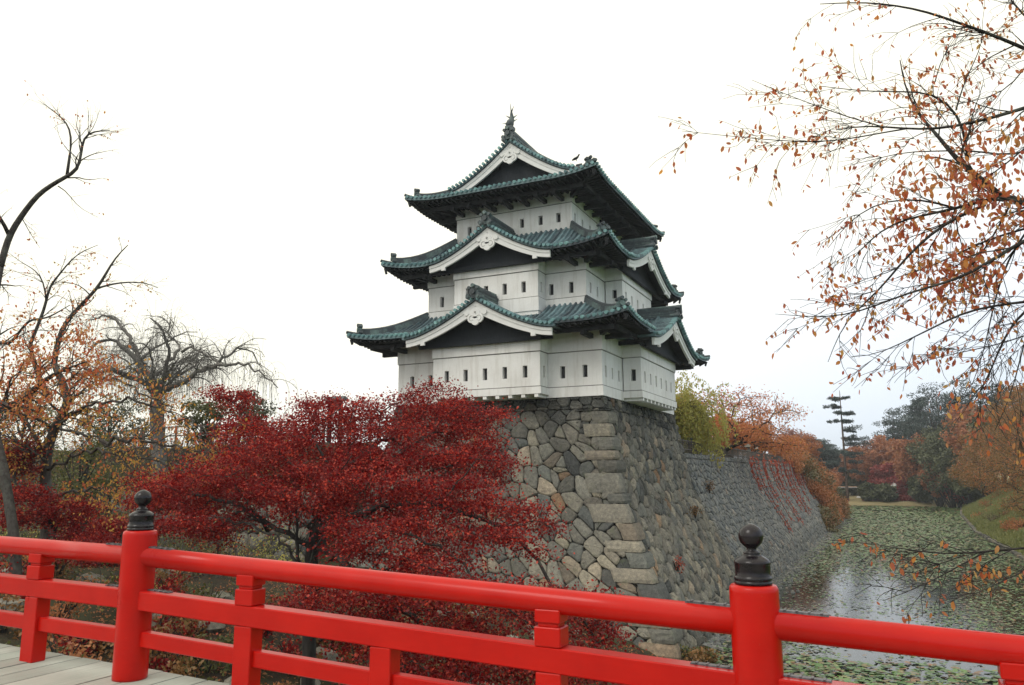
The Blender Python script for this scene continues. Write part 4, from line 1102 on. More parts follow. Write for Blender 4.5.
big = [pb(230,397,16.5,.7,.8,.35,60), pb(262,430,16,1.3,1.2,.35,130), pb(335,416,16,1.4,1.3,.45,190), pb(432,412,17,1.3,1.2,.5,180), pb(462,425,17,1.2,1.1,.5,150),
       pb(300,455,15,2.5,1.8,.5,300), pb(400,455,16,2.4,1.8,.5,330), pb(478,468,16,1.0,1.1,.38,70),
       pb(170,492,14,1.3,1.1,.4,120), pb(235,482,14,2.2,1.6,.45,220), pb(340,490,14,2.6,1.8,.5,300), pb(425,498,14.5,1.9,1.5,.45,190), pb(505,510,15.2,1.1,1.0,.24,44),
       pb(195,522,13,1.4,1.1,.35,120), pb(400,540,13,1.9,1.3,.4,180), pb(485,540,14,1.4,1.0,.26,60), pb(545,528,15.2,.45,.4,.18,16),
       pb(330,600,11.5,1.1,.9,.3,100), pb(430,600,12.0,1.7,1.1,.4,180), pb(520,600,13,1.4,.9,.3,70), pb(590,620,14,.9,.8,.28,40),
       pb(420,650,11.8,1.8,1.0,.4,170), pb(510,655,12.4,1.7,1.0,.4,150), pb(585,665,13.2,.8,.8,.26,40), pb(455,690,11.5,2.0,1.0,.4,130)]
fk = at(310, 585, 14.0); bs = np.array([fk[0]-.1, fk[1]+.1, 0]); bs[2] = ground_z(bs[0], bs[1])
maple('maple_tree', 'wide crimson Japanese maple spreading in front of the castle tower base', bs, fk, big, RED_M, rt, 165000, .062, extra=[([(312,600),(305,575),(290,548),(268,532),(240,522),(212,517)],12.8),([(305,575),(312,552),(330,530),(352,512),(372,505)],12.9),([(300,565),(296,540),(300,518),(292,498),(280,485)],13.0),([(268,532),(262,518),(245,508),(230,505)],12.9),([(312,552),(308,530),(318,505),(335,480),(352,455)],13.4),([(330,560),(360,548),(395,530),(430,505),(455,490),(475,462)],13.6),([(320,640),(350,625),(385,612),(420,600),(455,590)],12.6)])

# ---- smaller maples further left
for k, (bx_, by_, lab, bl) in enumerate([
    (-22.5, 15.5, 'small crimson maple behind the left end of the red railing', [pb(8,455,15.5,1.0,1.0,.5,80), pb(70,512,15.5,1.2,1.0,.35,70), pb(25,505,15,1.2,1.0,.5,90), pb(90,545,15,.7,.7,.3,40)]),
    (-21.5, 21.0, 'crimson maple between the cherry trunks and the large maple', [pb(110,530,20,1.0,.9,.4,60), pb(150,500,20,.8,.8,.3,40), pb(105,560,19,.9,.9,.4,50)])]):
    gz = ground_z(bx_, by_); f_ = np.array([bx_, by_, gz+1.5]); r_ = np.random.default_rng(50+k)
    maple('maple_tree', lab, np.array([bx_, by_, gz]), f_, bl, RED_M, r_, 14000, .085)

# ---- left cherry trees with pruned limbs against the sky
def cherry_left():
    r_ = np.random.default_rng(77)
    b0 = at(20, 590, 14); b0[2] = ground_z(b0[0], b0[1])
    t = thing('cherry_tree', 'old cherry tree at the left edge with a tall bare limb against the sky', 'tree', b0)
    m = MB(); tips = []
    tr, rr_ = resample(np.array([b0-[0,0,.3], at(14,534,14), at(4,470,14), at(-8,420,14.2), at(-12,370,14.4), at(-6,300,14.6), at(0,268,14.8)]), [.15,.135,.125,.12,.115,.11,.105], .3); m.tube(tr, rr_, k=10)
    A, ra = limb_px([(0,268),(9,235),(22,215),(38,194),(58,181),(79,170),(81,152),(84,133),(98,131),(110,130)], 14.8, 15.6, .105, .012); m.tube(A, ra, k=8)
    B, rb = limb_px([(67,175),(69,160),(72,143),(70,126),(62,118),(50,108),(38,100)], 15.3, 15.2, .05, .006); m.tube(B, rb, k=6)
    C_, rc = limb_px([(9,235),(4,222),(-4,212),(-20,190)], 14.9, 14.0, .07, .03); m.tube(C_, rc, k=6)
    E_, re = limb_px([(58,186),(66,186),(72,202),(82,210),(98,217)], 15.3, 15.8, .02, .004); m.tube(E_, re, k=5)
    F_, rf = limb_px([(20,214),(26,226),(34,240),(40,248)], 15.0, 15.4, .018, .004); m.tube(F_, rf, k=5)
    G_, rg_ = limb_px([(-12,400),(10,408),(28,395),(45,380),(58,372),(85,362)], 14.2, 13.2, .14, .02); m.tube(G_, rg_, k=8)
    H_, rh = limb_px([(-10,340),(10,345),(28,320),(48,318),(70,305)], 14.4, 13.0, .06, .01); m.tube(H_, rh, k=6)
    lt = []
    sprout(m, lt, A[len(A)//2:], ra[len(A)//2:], r_, 9, 1.3, 2, ang=.8, up=.1); sprout(m, lt, A[-6:], ra[-6:], r_, 6, 1.6, 2, ang=.7); sprout(m, lt, B, rb, r_, 7, 1.4, 2, ang=.8, up=.15)
    sprout(m, lt, E_, re, r_, 4, .8, 1); sprout(m, lt, C_, rc, r_, 6, 1.5, 2); sprout(m, lt, F_, rf, r_, 4, .8, 2)
    lt2 = []
    sprout(m, lt2, G_, rg_, r_, 22, 2.2, 3, ang=1.0); sprout(m, lt2, H_, rh, r_, 16, 2.0, 3, ang=1.0); sprout(m, lt2, tr[len(tr)//2:], rr_[len(tr)//2:], r_, 12, 2.0, 3, ang=1.1)
    m.build('trunk', BARK, t, smooth=True)
    l = MB(); lt = np.array(lt); lt2 = np.array(lt2)
    c = lt[r_.uniform(size=len(lt)) < .16]; leaves(l, c, .085, r_, droop=.5, flat=.3, k=6)
    c = np.repeat(lt2, 2, 0); c = c[r_.uniform(size=len(c)) < .85]+r_.normal(0, .07, (int((0)),3)) if False else np.repeat(lt2, 2, 0)
    zc = at(40,385,15)[2]; c = c[r_.uniform(size=len(c)) < np.clip(1-(c[:,2]-zc)*.55, .12, 1)]; c = c+r_.normal(0, .10, c.shape); leaves(l, c, .095, r_, droop=.5, flat=.3, k=6)
    l.build('crown', CHER, t)
cherry_left()
def cherry_left2():
    r_ = np.random.default_rng(78)
    b0 = at(48, 560, 16.5); b0[2] = ground_z(b0[0], b0[1])
    t = thing('cherry_tree', 'cherry tree with a straight trunk and forked bare limbs left of the weeping tree', 'tree', b0)
    m = MB()
    tr, rr_ = resample(np.array([b0-[0,0,.3], at(47,520,16.5), at(45,470,16.5), at(48,445,16.5), at(56,425,16.4), at(70,402,16.4), at(64,385,16.4), at(54,364,16.4)]), [.2,.18,.16,.155,.14,.12,.11,.10], .3); m.tube(tr, rr_, k=10)
    A, ra = limb_px([(54,364),(57,345),(62,327),(78,308),(98,288),(108,270),(116,256),(128,245)], 16.4, 17.0, .10, .012); m.tube(A, ra, k=8)
    B, rb = limb_px([(98,288),(115,283),(130,282),(147,282),(158,288)], 16.8, 17.2, .035, .01); m.tube(B, rb, k=6)
    C_, rc = limb_px([(30,345),(38,325),(46,305),(49,285),(60,275),(68,262),(80,252),(98,245)], 16.2, 16.6, .06, .008); m.tube(C_, rc, k=6)
    D_, rd = limb_px([(47,395),(36,370),(30,345)], 16.4, 16.2, .10, .06); m.tube(D_, rd, k=7)
    E_, re = limb_px([(46,300),(44,280),(36,270),(20,262),(8,252)], 16.3, 16.0, .03, .006); m.tube(E_, re, k=5)
    F_, rf = limb_px([(90,295),(80,284),(66,282),(52,282)], 16.7, 16.5, .022, .008); m.tube(F_, rf, k=5)
    G_, rg_ = limb_px([(46,455),(36,440),(28,420),(14,412),(-5,410)], 16.5, 15.6, .08, .04); m.tube(G_, rg_, k=7)
    lt3 = []
    for pts, ya, yb in (([(56,425),(90,405),(130,400),(170,412),(205,430),(235,455)],16.4,14.5),([(47,470),(80,452),(120,450),(160,462),(200,470),(228,492)],16.5,14.2),([(46,500),(75,488),(110,492),(150,482),(185,488)],16.5,14.6),([(100,440),(140,440),(180,446),(215,452),(250,440)],15.6,14.2),([(60,380),(90,372),(125,382),(160,400),(190,425)],16.2,14.6),([(45,460),(20,440),(-10,430)],16,15),([(48,445),(30,450),(12,470),(-5,480)],16.4,15),([(56,425),(75,432),(100,440),(128,468),(140,500)],16.4,15.2)):
        q, w_ = limb_px(pts, ya, yb, .05, .008); q[1:-1] += r_.normal(0,.06,q[1:-1].shape); m.tube(q, w_, k=6); sprout(m, lt3, q, w_, r_, 20, 1.5, 3, ang=1.0, droop=.05)
    lt = []; lt2 = []
    for q, w_, n in ((A,ra,12),(B,rb,8),(C_,rc,14),(E_,re,9),(F_,rf,6)): sprout(m, lt, q, w_, r_, n, 1.3, 2, ang=.9, up=.06)
    for q, w_, n in ((D_,rd,14),(tr[len(tr)//2:],rr_[len(tr)//2:],16),(G_,rg_,16)): sprout(m, lt2, q, w_, r_, n, 2.2, 3, ang=1.05)
    m.build('trunk', BARK, t, smooth=True)
    l = MB(); lt = np.array(lt); lt2 = np.array(lt2)
    c = lt[r_.uniform(size=len(lt)) < .3]; leaves(l, c, .085, r_, droop=.5, flat=.3, k=6)
    zc = at(60,390,16.5)[2]; c = lt2[r_.uniform(size=len(lt2)) < np.clip(.95-(lt2[:,2]-zc)*.5, .12, .95)]; leaves(l, c+r_.normal(0,.1,c.shape), .095, r_, droop=.5, flat=.3, k=6)
    lt3 = np.array(lt3); c = lt3[r_.uniform(size=len(lt3)) < .5]; leaves(l, c+r_.normal(0,.05,c.shape), .095, r_, droop=.5, flat=.3, k=6)
    l.build('crown', CHERY, t)
CHERY = m_leaf('golden_cherry_leaf', [(.66,.19,.06),(.66,.36,.07),(.72,.42,.08),(.56,.12,.05),(.50,.38,.08),(.70,.30,.07),(.42,.34,.09),(.62,.16,.07)], .5)
cherry_left2()

# ---- bare weeping cherry on the embankment
def weeping(name, label, base_, fork, arcs, r_, nstr, hang, leafmat, lsize, pl, bark=BARK, r0=.42):
    t = thing(name, label, 'tree', base_)
    m = MB(); hooks = []
    tr, rr_ = resample(np.array([np.array(base_)-[0,0,.3], np.array(base_)*.75+np.array(fork)*.25+[-.08,0,0], (np.array(base_)+fork)/2+[.12,0,0], np.array(base_)*.25+np.array(fork)*.75+[-.05,0,0], fork]), [r0*1.25, r0, r0*.92, r0*.88, r0*.9], .22); m.tube(tr, rr_, k=10)
    for pts, ra, rb in arcs:
        q, w_ = resample(pts, np.linspace(ra, rb, len(pts)), .35)
        q[1:-1] += r_.normal(0, .05, q[1:-1].shape); m.tube(q, w_, k=7); hooks.append((q, w_))
        for _ in range(max(4, int(len(q)/1.7))):
            i = int(r_.uniform(.25, .95)*(len(q)-1)); d = r_.normal(0, 1, 3); d[2] = abs(d[2])*.5+.3; d += (q[min(i+1,len(q)-1)]-q[i-1])*1.5; d /= np.linalg.norm(d)
            L_ = r_.uniform(.8, 2.0); p = [q[i]]
            for s in range(8): d = d+r_.normal(0,.12,3); d[2] -= .13; d /= np.linalg.norm(d); p.append(p[-1]+d*L_/8)
            p = np.array(p); w2 = np.linspace(w_[i]*.45, .012, 9); m.tube(p, w2, k=5); hooks.append((p, w2))
    cs_ = np.array([len(h[0]) for h in hooks], float); cs_ /= cs_.sum(); lt = []
    for _ in range(nstr):
        q, w_ = hooks[r_.choice(len(hooks), p=cs_)]; i = int(r_.uniform(.2, 1)*(len(q)-1)); p = [q[i]]; d = r_.normal(0, .6, 3); d[2] = r_.uniform(.1,.7); d /= np.linalg.norm(d)
        L_ = hang*r_.uniform(.4, 1.15); n = 9
        for s in range(n): d = d*np.array([.72,.72,1])+np.array([0,0,-.42]); d /= np.linalg.norm(d); d += r_.normal(0,.03,3); p.append(p[-1]+d*L_/n)
        p = np.array(p); m.tube(p, np.linspace(.0075, .0035, len(p)), k=3, cap=False); lt += list(p[2:])
    m.build('trunk', bark, t, smooth=True)
    lt = np.array(lt); c = np.repeat(lt, int(math.ceil(pl)), 0); c = c[r_.uniform(size=len(c)) < pl/math.ceil(pl)]; c = c+r_.normal(0, .09, c.shape)
    l = MB(); leaves(l, c, lsize, r_, droop=.9, flat=.2); l.build('crown', leafmat, t)
rw = np.random.default_rng(99); YW = 31.
fkw = at(157, 402, YW); bw = np.array([at(168,440,YW)[0], YW, 0]); bw[2] = ground_z(bw[0], bw[1])
def A_(l, y1): return np.array([at(px, py, YW+(y1)*i/len(l)) for i, (px, py) in enumerate(l)])
def rarc(a, L_, up):
    d = np.array([math.cos(a), math.sin(a)*.9, 0]); q = [fkw+[0,0,-.2]]
    for s in range(1, 8): f = s/7; q.append(fkw+d*L_*f+np.array([0,0,up*math.sin(f*2.3)])+rw.normal(0,.14,3))
    return (np.array(q), rw.uniform(.045,.085), .014)
arcs0 = [rarc(a+rw.uniform(-.2,.2), rw.uniform(2.6,4.6), rw.uniform(1.6,3.3)) for a in np.linspace(0, 6.0, 13)]
arcs = arcs0+[(A_([(158,398),(148,378),(137,360),(122,345),(112,338),(98,342),(88,352)], -3), .2, .03),
        (A_([(158,392),(146,372),(138,355),(128,335),(118,322),(104,315),(90,320)], 2), .18, .03),
        (A_([(158,390),(166,372),(170,355),(166,340),(160,322),(150,318)], -2), .14, .025),
        (A_([(162,392),(176,386),(190,378),(204,368),(222,365),(243,363),(262,372),(278,388)], -2), .17, .02),
        (A_([(204,368),(216,366),(228,358),(234,348),(245,346),(255,356),(262,368)], 3), .10, .02),
        (A_([(170,360),(176,350),(182,352),(178,342),(168,336),(170,322),(162,320)], 3), .10, .02),
        (A_([(182,352),(190,345),(200,352),(212,358),(222,365)], -1), .08, .03),
        (A_([(150,385),(130,378),(112,370),(98,372),(84,380)], -4), .14, .02),
        (A_([(160,395),(150,380),(165,368),(185,358),(205,350)], 5), .12, .02),
        (A_([(140,362),(150,350),(160,345),(172,338),(186,332),(198,332)], 4), .09, .02)]
weeping('weeping_cherry_tree', 'bare weeping cherry with arching limbs and hanging twigs on the embankment', bw, fkw, arcs, rw, 1900, 2.5, YELG, .10, .08, bark=m_bark('silver_bark', (.075,.07,.065), (.20,.185,.17)))

# ---- yellow green trailing tree below it and bank shrubs on the left
def cloud_tree(name, label, base_, h, rad, mat_, r_, ncl=26, per=120, lsize=.3, cat='tree', group=None, bark=BARKD, trunk_r=None, flat=.5, droop=.2, aspect=.7, crown0=.3, squash=.55, sizes=(.22,.42), limbs=True, shape='round'):
    """tapered trunk and limbs carrying leaf clumps spread unevenly through the crown volume"""
    base_ = np.array(base_, float); t = thing(name, label, cat, base_, group); m = MB(); tr_ = trunk_r or h*.022
    top = base_+[r_.normal(0, h*.03), r_.normal(0, h*.03), h*.86]
    tp, tw = resample(np.array([base_-[0,0,.3], base_+(top-base_)*.35+r_.normal(0, h*.015, 3)*[1,1,0], base_+(top-base_)*.7+r_.normal(0, h*.02, 3)*[1,1,0], top]), [tr_*1.15, tr_*.85, tr_*.5, tr_*.15], h/9); m.tube(tp, tw, k=7)
    l = MB(); cen = base_+[0,0,h*(crown0+1)/2]; R3 = np.array([rad, rad, h*(1-crown0)/2])
    for k in range(ncl):
        v = r_.normal(0, 1, 3); v /= np.linalg.norm(v); q = r_.uniform(.12, 1)**(1/2.2)*.86
        c = cen+v*q*R3
        if shape == 'cone': f = (c[2]-base_[2])/h; c[:2] = base_[:2]+(c[:2]-base_[:2])*max(.15, 1.25*(1-f))
        if limbs:
            f = np.clip((c[2]-base_[2])/h-.18-r_.uniform(0,.12), .12, .85); i = int(f*(len(tp)-1)); a = tp[i]; mid = (a+c)/2+r_.normal(0, rad*.06, 3)+[0,0,-rad*.05]
            lp, lw = resample(np.array([a, mid, c]), [tw[i]*.5+.01, tw[i]*.3+.01, .012], h/10); m.tube(lp, lw, k=5, cap=False)
        s = rad*r_.uniform(*sizes); n = int(per*r_.uniform(.6, 1.3)); pt = blob(r_, c, (s, s, s*squash), n, .15)
        leaves(l, pt, lsize, r_, droop=droop, flat=flat, aspect=aspect)
    m.build('trunk', bark, t, smooth=True); l.build('crown', mat_, t); return t
rc_ = np.random.default_rng(123)
for px, py, Y, h, rad, lab in ((78,520,22,5.2,1.5,'yellow green leafy young tree behind the second cherry trunk'), (112,470,26,4.2,1.6,'olive leafy tree below the weeping cherry')):
    p = at(px, py, Y); p[2] = ground_z(p[0], p[1]); cloud_tree('young_tree', lab, p, h, rad, YELG, rc_, 34, 90, .12, crown0=.1, squash=.9, sizes=(.2,.4), trunk_r=.07)
for px, Y, h, rad, mt, lab in ((205,39,4.6,1.7,YELG,'light green tree behind the fence on the embankment'), (252,40,4.8,1.6,EVER,'dark evergreen tree behind the fence above the maple'), (20,40,6,3.5,YELG,'broad olive tree behind the left cherry trees'),(110,42,5,3,EVER,'evergreen tree behind the weeping cherry trunk')):
    p = at(px, 440, Y); p[2] = ground_z(p[0], p[1]); cloud_tree('garden_tree', lab, p, h, rad, mt, rc_, 30, 110, .2, crown0=.12, squash=.8)

# ---- orange cherry and yellow weeping tree on the moat wall
def wall_tree():
    r_ = np.random.default_rng(140); Y = 68.
    b0 = at(738, 458, Y); b0[0] = min(b0[0], CX-1.2); b0[2] = WT
    t = thing('cherry_tree', 'spreading orange cherry with a dark forked trunk on top of the moat wall', 'tree', b0)
    bl = [(at(px, py, Y+dy), (rx, 2.0, rz), n) for px, py, dy, rx, rz, n in ((700,400,-2,1.8,1.0,90),(730,398,0,2.4,1.1,150),(765,403,1,2.2,1.1,110),(792,412,0,1.4,.7,45),(712,425,1,2.2,1.2,130),(745,428,-2,2.6,1.2,140),(775,440,0,2.2,1.1,90),(700,440,2,1.6,1.,60),(795,445,1,1.4,.8,40),(750,412,3,3,1.2,90))]
    fork = at(738, 446, Y); att = np.vstack([blob(r_, *q) for q in bl])
    P, par = colonize(att, [b0-[0,0,.3], b0+[0,0,.4], fork], r_, step=.45, infl=3.2, kill=.55, wob=.35); P = smooth_nodes(P, par, 1); R, ch, tips = skeleton(P, par, .017, 2.2, .42)
    m = MB(); wood(m, P, R, ch); m.build('trunk', BARKD, t, smooth=True)
    th = np.where(R < .05)[0]; c = np.repeat(P[th], 18, 0)+r_.normal(0, 1, (len(th)*18, 3))*[.38,.38,.24]
    keep = r_.uniform(size=len(c)) < np.clip(1.05-(c[:,2]-WT-3.2)*.22-(c[:,0]-b0[0]-3).clip(0)*.1, .25, 1)
    l = MB(); leaves(l, c[keep], .19, r_, droop=.4, flat=.4); l.build('crown', GOLD, t)
wall_tree()
rw2 = np.random.default_rng(150)
p = np.array([CX-2.4, 57.5, WT]); f_ = p+[0,0,2.7]
arcs = [(np.array([f_, f_+[math.cos(a)*1.0, math.sin(a)*1.0, 1.2*q], f_+[math.cos(a)*2.0*q, math.sin(a)*2.2*q, 1.0*q], f_+[math.cos(a)*2.8*q, math.sin(a)*2.8*q, .0]]), .09, .02) for a, q in zip(np.linspace(0, 6, 9), (1,.8,1.1,.9,1,1.1,.8,1,.9))]
weeping('weeping_cherry_tree', 'yellow green weeping tree on the wall top beside the tower', p, f_, arcs, rw2, 560, 4.2, YELB, .19, 8.0, r0=.16)
p = np.array([CX-5.5, 63., WT]); f_ = p+[0,0,3.2]
weeping('weeping_cherry_tree', 'golden weeping tree between the tower and the orange cherry', p, f_, [(a+(p-[CX-2.4, 57.5, WT]), b, c) for a, b, c in arcs], rw2, 520, 4.0, YELB, .2, 8.0, r0=.16)
# further trees on the wall terrace
for k, (x, y, h, rad, mt, lab) in enumerate(((-20,76,7.2,3.6,GOLD,'orange leafed tree behind the spreading cherry on the terrace'), (-15.5,86,5.4,3.0,GOLD,'low orange tree over the moat wall fence'), (-14.5,97,5.0,2.8,CHER2,'rust coloured low tree at the edge of the moat wall'),
        (-16,110,6.4,3.4,ORNG,'round orange tree far along the terrace'), (-13.5,122,4.2,3.0,CHER2,'brownish red bushy tree at the end of the moat wall'), (-13,137,5.6,3.6,ORNG,'orange tree where the masonry ends'), (-16,150,8.2,4,PINK,'dusty pink tree above the overgrown bank'),
        (-12,158,5.,3.4,CHER2,'rust tree on the overgrown bank'), (-24,92,8.5,4,YELB,'tall yellow tree behind the terrace trees'))):
    cloud_tree('autumn_tree', lab, (x, y, ground_z(x, y) if y > 148 else WT), h, rad, mt, rc_, 44, 110, .26+.0006*y, crown0=.16, squash=.6)
# bushes and vines spilling over the end of the wall
rb_ = np.random.default_rng(160)
def bush(x, y, z, rx, ry, rz, mt, lab, n=900, ls=.25, name='shrub', group='shrubs spilling over the end of the moat wall', flat=.2):
    t = thing(name, lab, 'shrub', (x, y, z), group); m = MB(); l = MB()
    for k in range(9):
        a = rb_.uniform(0, 6.28); q = np.array([x, y, z]); e_ = q+np.array([math.cos(a)*rx*.6, math.sin(a)*ry*.6, rz*rb_.uniform(.5,1)]); m.tube(np.array([q-[0,0,.1], (q+e_)/2+[0,0,.12*rz], e_]), [.03,.02,.008], k=4, cap=False)
    for k in range(8):
        c = np.array([x, y, z+rz*.45])+rb_.normal(0, .42, 3)*[rx, ry, rz*.6]; leaves(l, blob(rb_, c, (rx*.5, ry*.5, rz*.45), n//8), ls, rb_, droop=.2, flat=flat)
    m.build('stems', BARKD, t); l.build('foliage', mt, t); return t
for k in range(84):
    y = rb_.uniform(104, 205) if k < 40 else rb_.uniform(112, 150); fr = rb_.uniform(0, 1); 
    if y < 148: z = WATER+.3+(WT-WATER)*fr*min(1, .25+(y-96)/45); z = (WATER+.4+(WT-WATER-.6)*fr) if y > 118 else (WT-1.6*rb_.uniform() if fr > .4 else WATER+1.2*rb_.uniform()); x = CX+batter(z)+.05
    else: x = float(shore_l(y))-fr*7+.3; z = ground_z(x, y)
    mt, lb = ((BRWN, 'brown reedy shrub'), (CHER2, 'rusty red shrub'), (SHRB, 'dull green shrub'), (BRWN, 'brown reedy shrub'), (CHER2, 'rusty red shrub'))[k % 5]
    bush(x, y, z-.3, 1.4, 2.6, 2.4, mt, lb+' on the overgrown end of the moat wall', 560, .34)
REDV = m_leaf('red_vine_leaf', [(.42,.05,.03),(.50,.09,.035),(.30,.03,.03),(.38,.10,.05)], .25)
for k in range(24):
    y0 = 74+k*2.3+rb_.uniform(-1.2,1.2); pts = []; L_ = rb_.uniform(1.6, 6.5); y = y0
    for s in range(14): z = WT-L_*s/13; y += rb_.normal(.0, .16); pts.append((CX+batter(z)+.14, y, z))
    pts = np.array(pts); v = thing('vine', 'red leafed vine hanging down the moat wall', 'vine', pts[0], 'red vines hanging down the moat wall'); MB().tube(pts, .02, k=4).build('stem', BARKD, v)
    c = np.repeat(pts, 26, 0)+rb_.normal(0, 1, (14*26, 3))*[.05,.3,.26]; c = c[rb_.uniform(size=len(c)) < .7]; l = MB(); leaves(l, c, .19, rb_, droop=.6, flat=.1); l.build('foliage', REDV, v)
for x, y, z, mt in ((CX+3.0, 36.3, -4.3, REDV), (CX+2.2, 44, -2.2, SHRB), (CX+1.4, 52, -1.0, SHRB)):
    bush(x, y, z, .35, .4, .6, mt, {'red_vine_leaf':'small red weed rooted in the stone base','bank_shrub_leaf':'small green weed rooted between wall stones'}[mt.name], 200, .1, name='weed', group='weeds rooted in the masonry')

# ---- far end of the moat: pine, forest, right bank trees
def pine_tree(base_, h, r_, label, spread, start=.42, mt=PINE, nb=15, name='pine_tree', lean=0., trunk_r=None, per=90, ls=.34, group=None, sq=.22):
    t = thing(name, label, 'tree', base_, group); base_ = np.array(base_, float); m = MB(); l = MB(); tr_ = trunk_r or h*.016
    tp, tw = resample(np.array([base_-[0,0,.3], base_+[lean*.4,0,h*.33], base_+[lean*.3,0,h*.66], base_+[lean,0,h]]), [tr_*1.2, tr_, tr_*.7, tr_*.2], h/14); m.tube(tp, tw, k=8)
    for k in range(nb):
        f = start+(1-start)*(k+r_.uniform(0,.7))/nb; i = min(len(tp)-1, int(f*(len(tp)-1))); a = r_.uniform(0, 6.28); L_ = spread*(1-.35*abs(2*(f-start)/(1-start)-.7))*r_.uniform(.6, 1.15)
        q = tp[i]; e_ = q+np.array([math.cos(a)*L_, math.sin(a)*L_, r_.uniform(-.22,.12)*L_]); mid = (q+e_)/2+[0,0,-.06*L_]
        bp, bw_ = resample(np.array([q, mid, e_]), [tw[i]*.4+.02, tw[i]*.25+.015, .02], h/16); m.tube(bp, bw_, k=5, cap=False)
        for s in (.5, .78, 1.0):
            c = bp[int(s*(len(bp)-1))]+r_.normal(0, .1, 3)*L_*.5; rr_ = L_*r_.uniform(.2, .38); leaves(l, blob(r_, c+[0,0,rr_*.12], (rr_, rr_, rr_*sq), per), ls, r_, flat=.6, droop=-.1, aspect=.35)
    m.build('trunk', BARKP, t, smooth=True); l.build('crown', mt, t); return t
rp = np.random.default_rng(200)
def far_at(px, Y): 
    p = at(px, 490, Y); p[2] = ground_z(p[0], p[1]); return p
pine_tree(far_at(847, 214), 27.5, rp, 'tall thin pine with flat sparse tiers standing at the far end of the moat', 5.0, .30, nb=26, per=150, ls=.5, trunk_r=.3, sq=.34)
def htop(px, py, Y): p = far_at(px, Y); return p, at(px, py, Y)[2]-p[2]
for px, py, Y, sp, lab in ((905,400,252,6.5,'dark broad pine rising over the orange trees'), (944,378,222,7.5,'large dark pine with a leaning layered crown'), (928,392,232,5,'dark pine between the two tallest crowns'), (975,374,205,6,'dark green pine behind the rust cherry at right'),(820,436,235,5.5,'blue green pine left of the thin tall pine'),(838,446,245,5,'blue green pine behind the thin tall pine'),(1005,376,190,5,'olive pine at the right edge of the wood')):
    p, h = htop(px, py, Y); cloud_tree('pine_tree', lab, p, h, sp, PINE, rp, 64, 190, .52, crown0=.22, squash=.34, sizes=(.28,.5), flat=.6, droop=-.1, aspect=.45, trunk_r=h*.014, bark=BARKP)
FOR = [(800,432,250,5.5,PINK,'pale pink tree left of the thin pine'),(812,440,245,5,ORNG,'small orange tree beside the pale pink tree'),(860,445,240,5,ORNG,'orange tree directly right of the thin pine'),(872,438,232,5.5,ORNG,'bright orange tree near the far bank'),
       (890,432,236,6,CHER2,'rust tree under the dark broad pine'),(905,452,224,5,CHER2,'low rust tree in front of the wood'),(888,462,222,4.2,DRED,'dark crimson maple in the far wood'),(903,468,219,3.6,DRED,'second dark crimson maple close to the pavilion'),
       (920,430,215,6,ORNG,'orange tree in the middle of the wood'),(938,425,208,6,EVER,'olive tree in the middle of the wood'),(952,418,200,6.5,EVER,'tall olive tree toward the right of the wood'),(940,455,205,4.5,ORNG,'low orange tree right of the pavilion'),
       (958,462,200,4.6,DRED,'dark crimson tree left of the grass bank'),(968,440,192,5.5,EVER,'dark olive tree left of the grass bank'),(925,472,212,3.6,EVER,'low dark evergreen behind the pavilion'),(975,470,188,4.2,EVER,'evergreen tree low behind the grass bank'),
       (868,482,214,2.6,EVER,'clipped dark bush near the white path'),(838,488,216,2.0,EVER,'round dark bush at the foot of the thin pine'),(885,484,213,2.8,EVER,'round evergreen bush left of the stone lantern'),(915,440,240,7,CHER2,'tall rust tree at the back of the wood'),
       (985,395,185,6.5,ORNG,'orange brown tree high on the right of the wood'),(790,448,235,5,CHER2,'rust tree over the overgrown bank'),(1015,400,170,7,EVER,'dark olive tree at the right edge'),(830,470,232,4,ORNG,'low orange tree in front of the blue green pines'),(855,470,238,4.5,EVER,'low dark tree behind the thin pine')]
for px, py, Y, rad, mt, lab in FOR:
    p, h = htop(px, py, Y); cloud_tree('woodland_tree', lab, p, h, rad, mt, rc_, 46, 150, .62, crown0=.06 if h < 12 else .16, squash=.62, sizes=(.24,.44))
# distant wooded ring closing the view
def far_wood():
    l = MB(); r_ = np.random.default_rng(300)
    for k in range(420):
        a = r_.uniform(-1.25, 1.25); R_ = r_.uniform(285, 400); x, y = math.sin(a)*R_, math.cos(a)*R_
        if y < 250 and abs(x) < 60: continue
        h = r_.uniform(9, 15); leaves(l, blob(r_, (x, y, -4+h*.5), (r_.uniform(4,8), r_.uniform(4,8), h*.5), 130), 1.5, r_, flat=.3)
    o = l.build('distant_wood', ORNG); tag(o, 'distant wood closing the view behind the park', 'wood', kind='stuff')
far_wood()
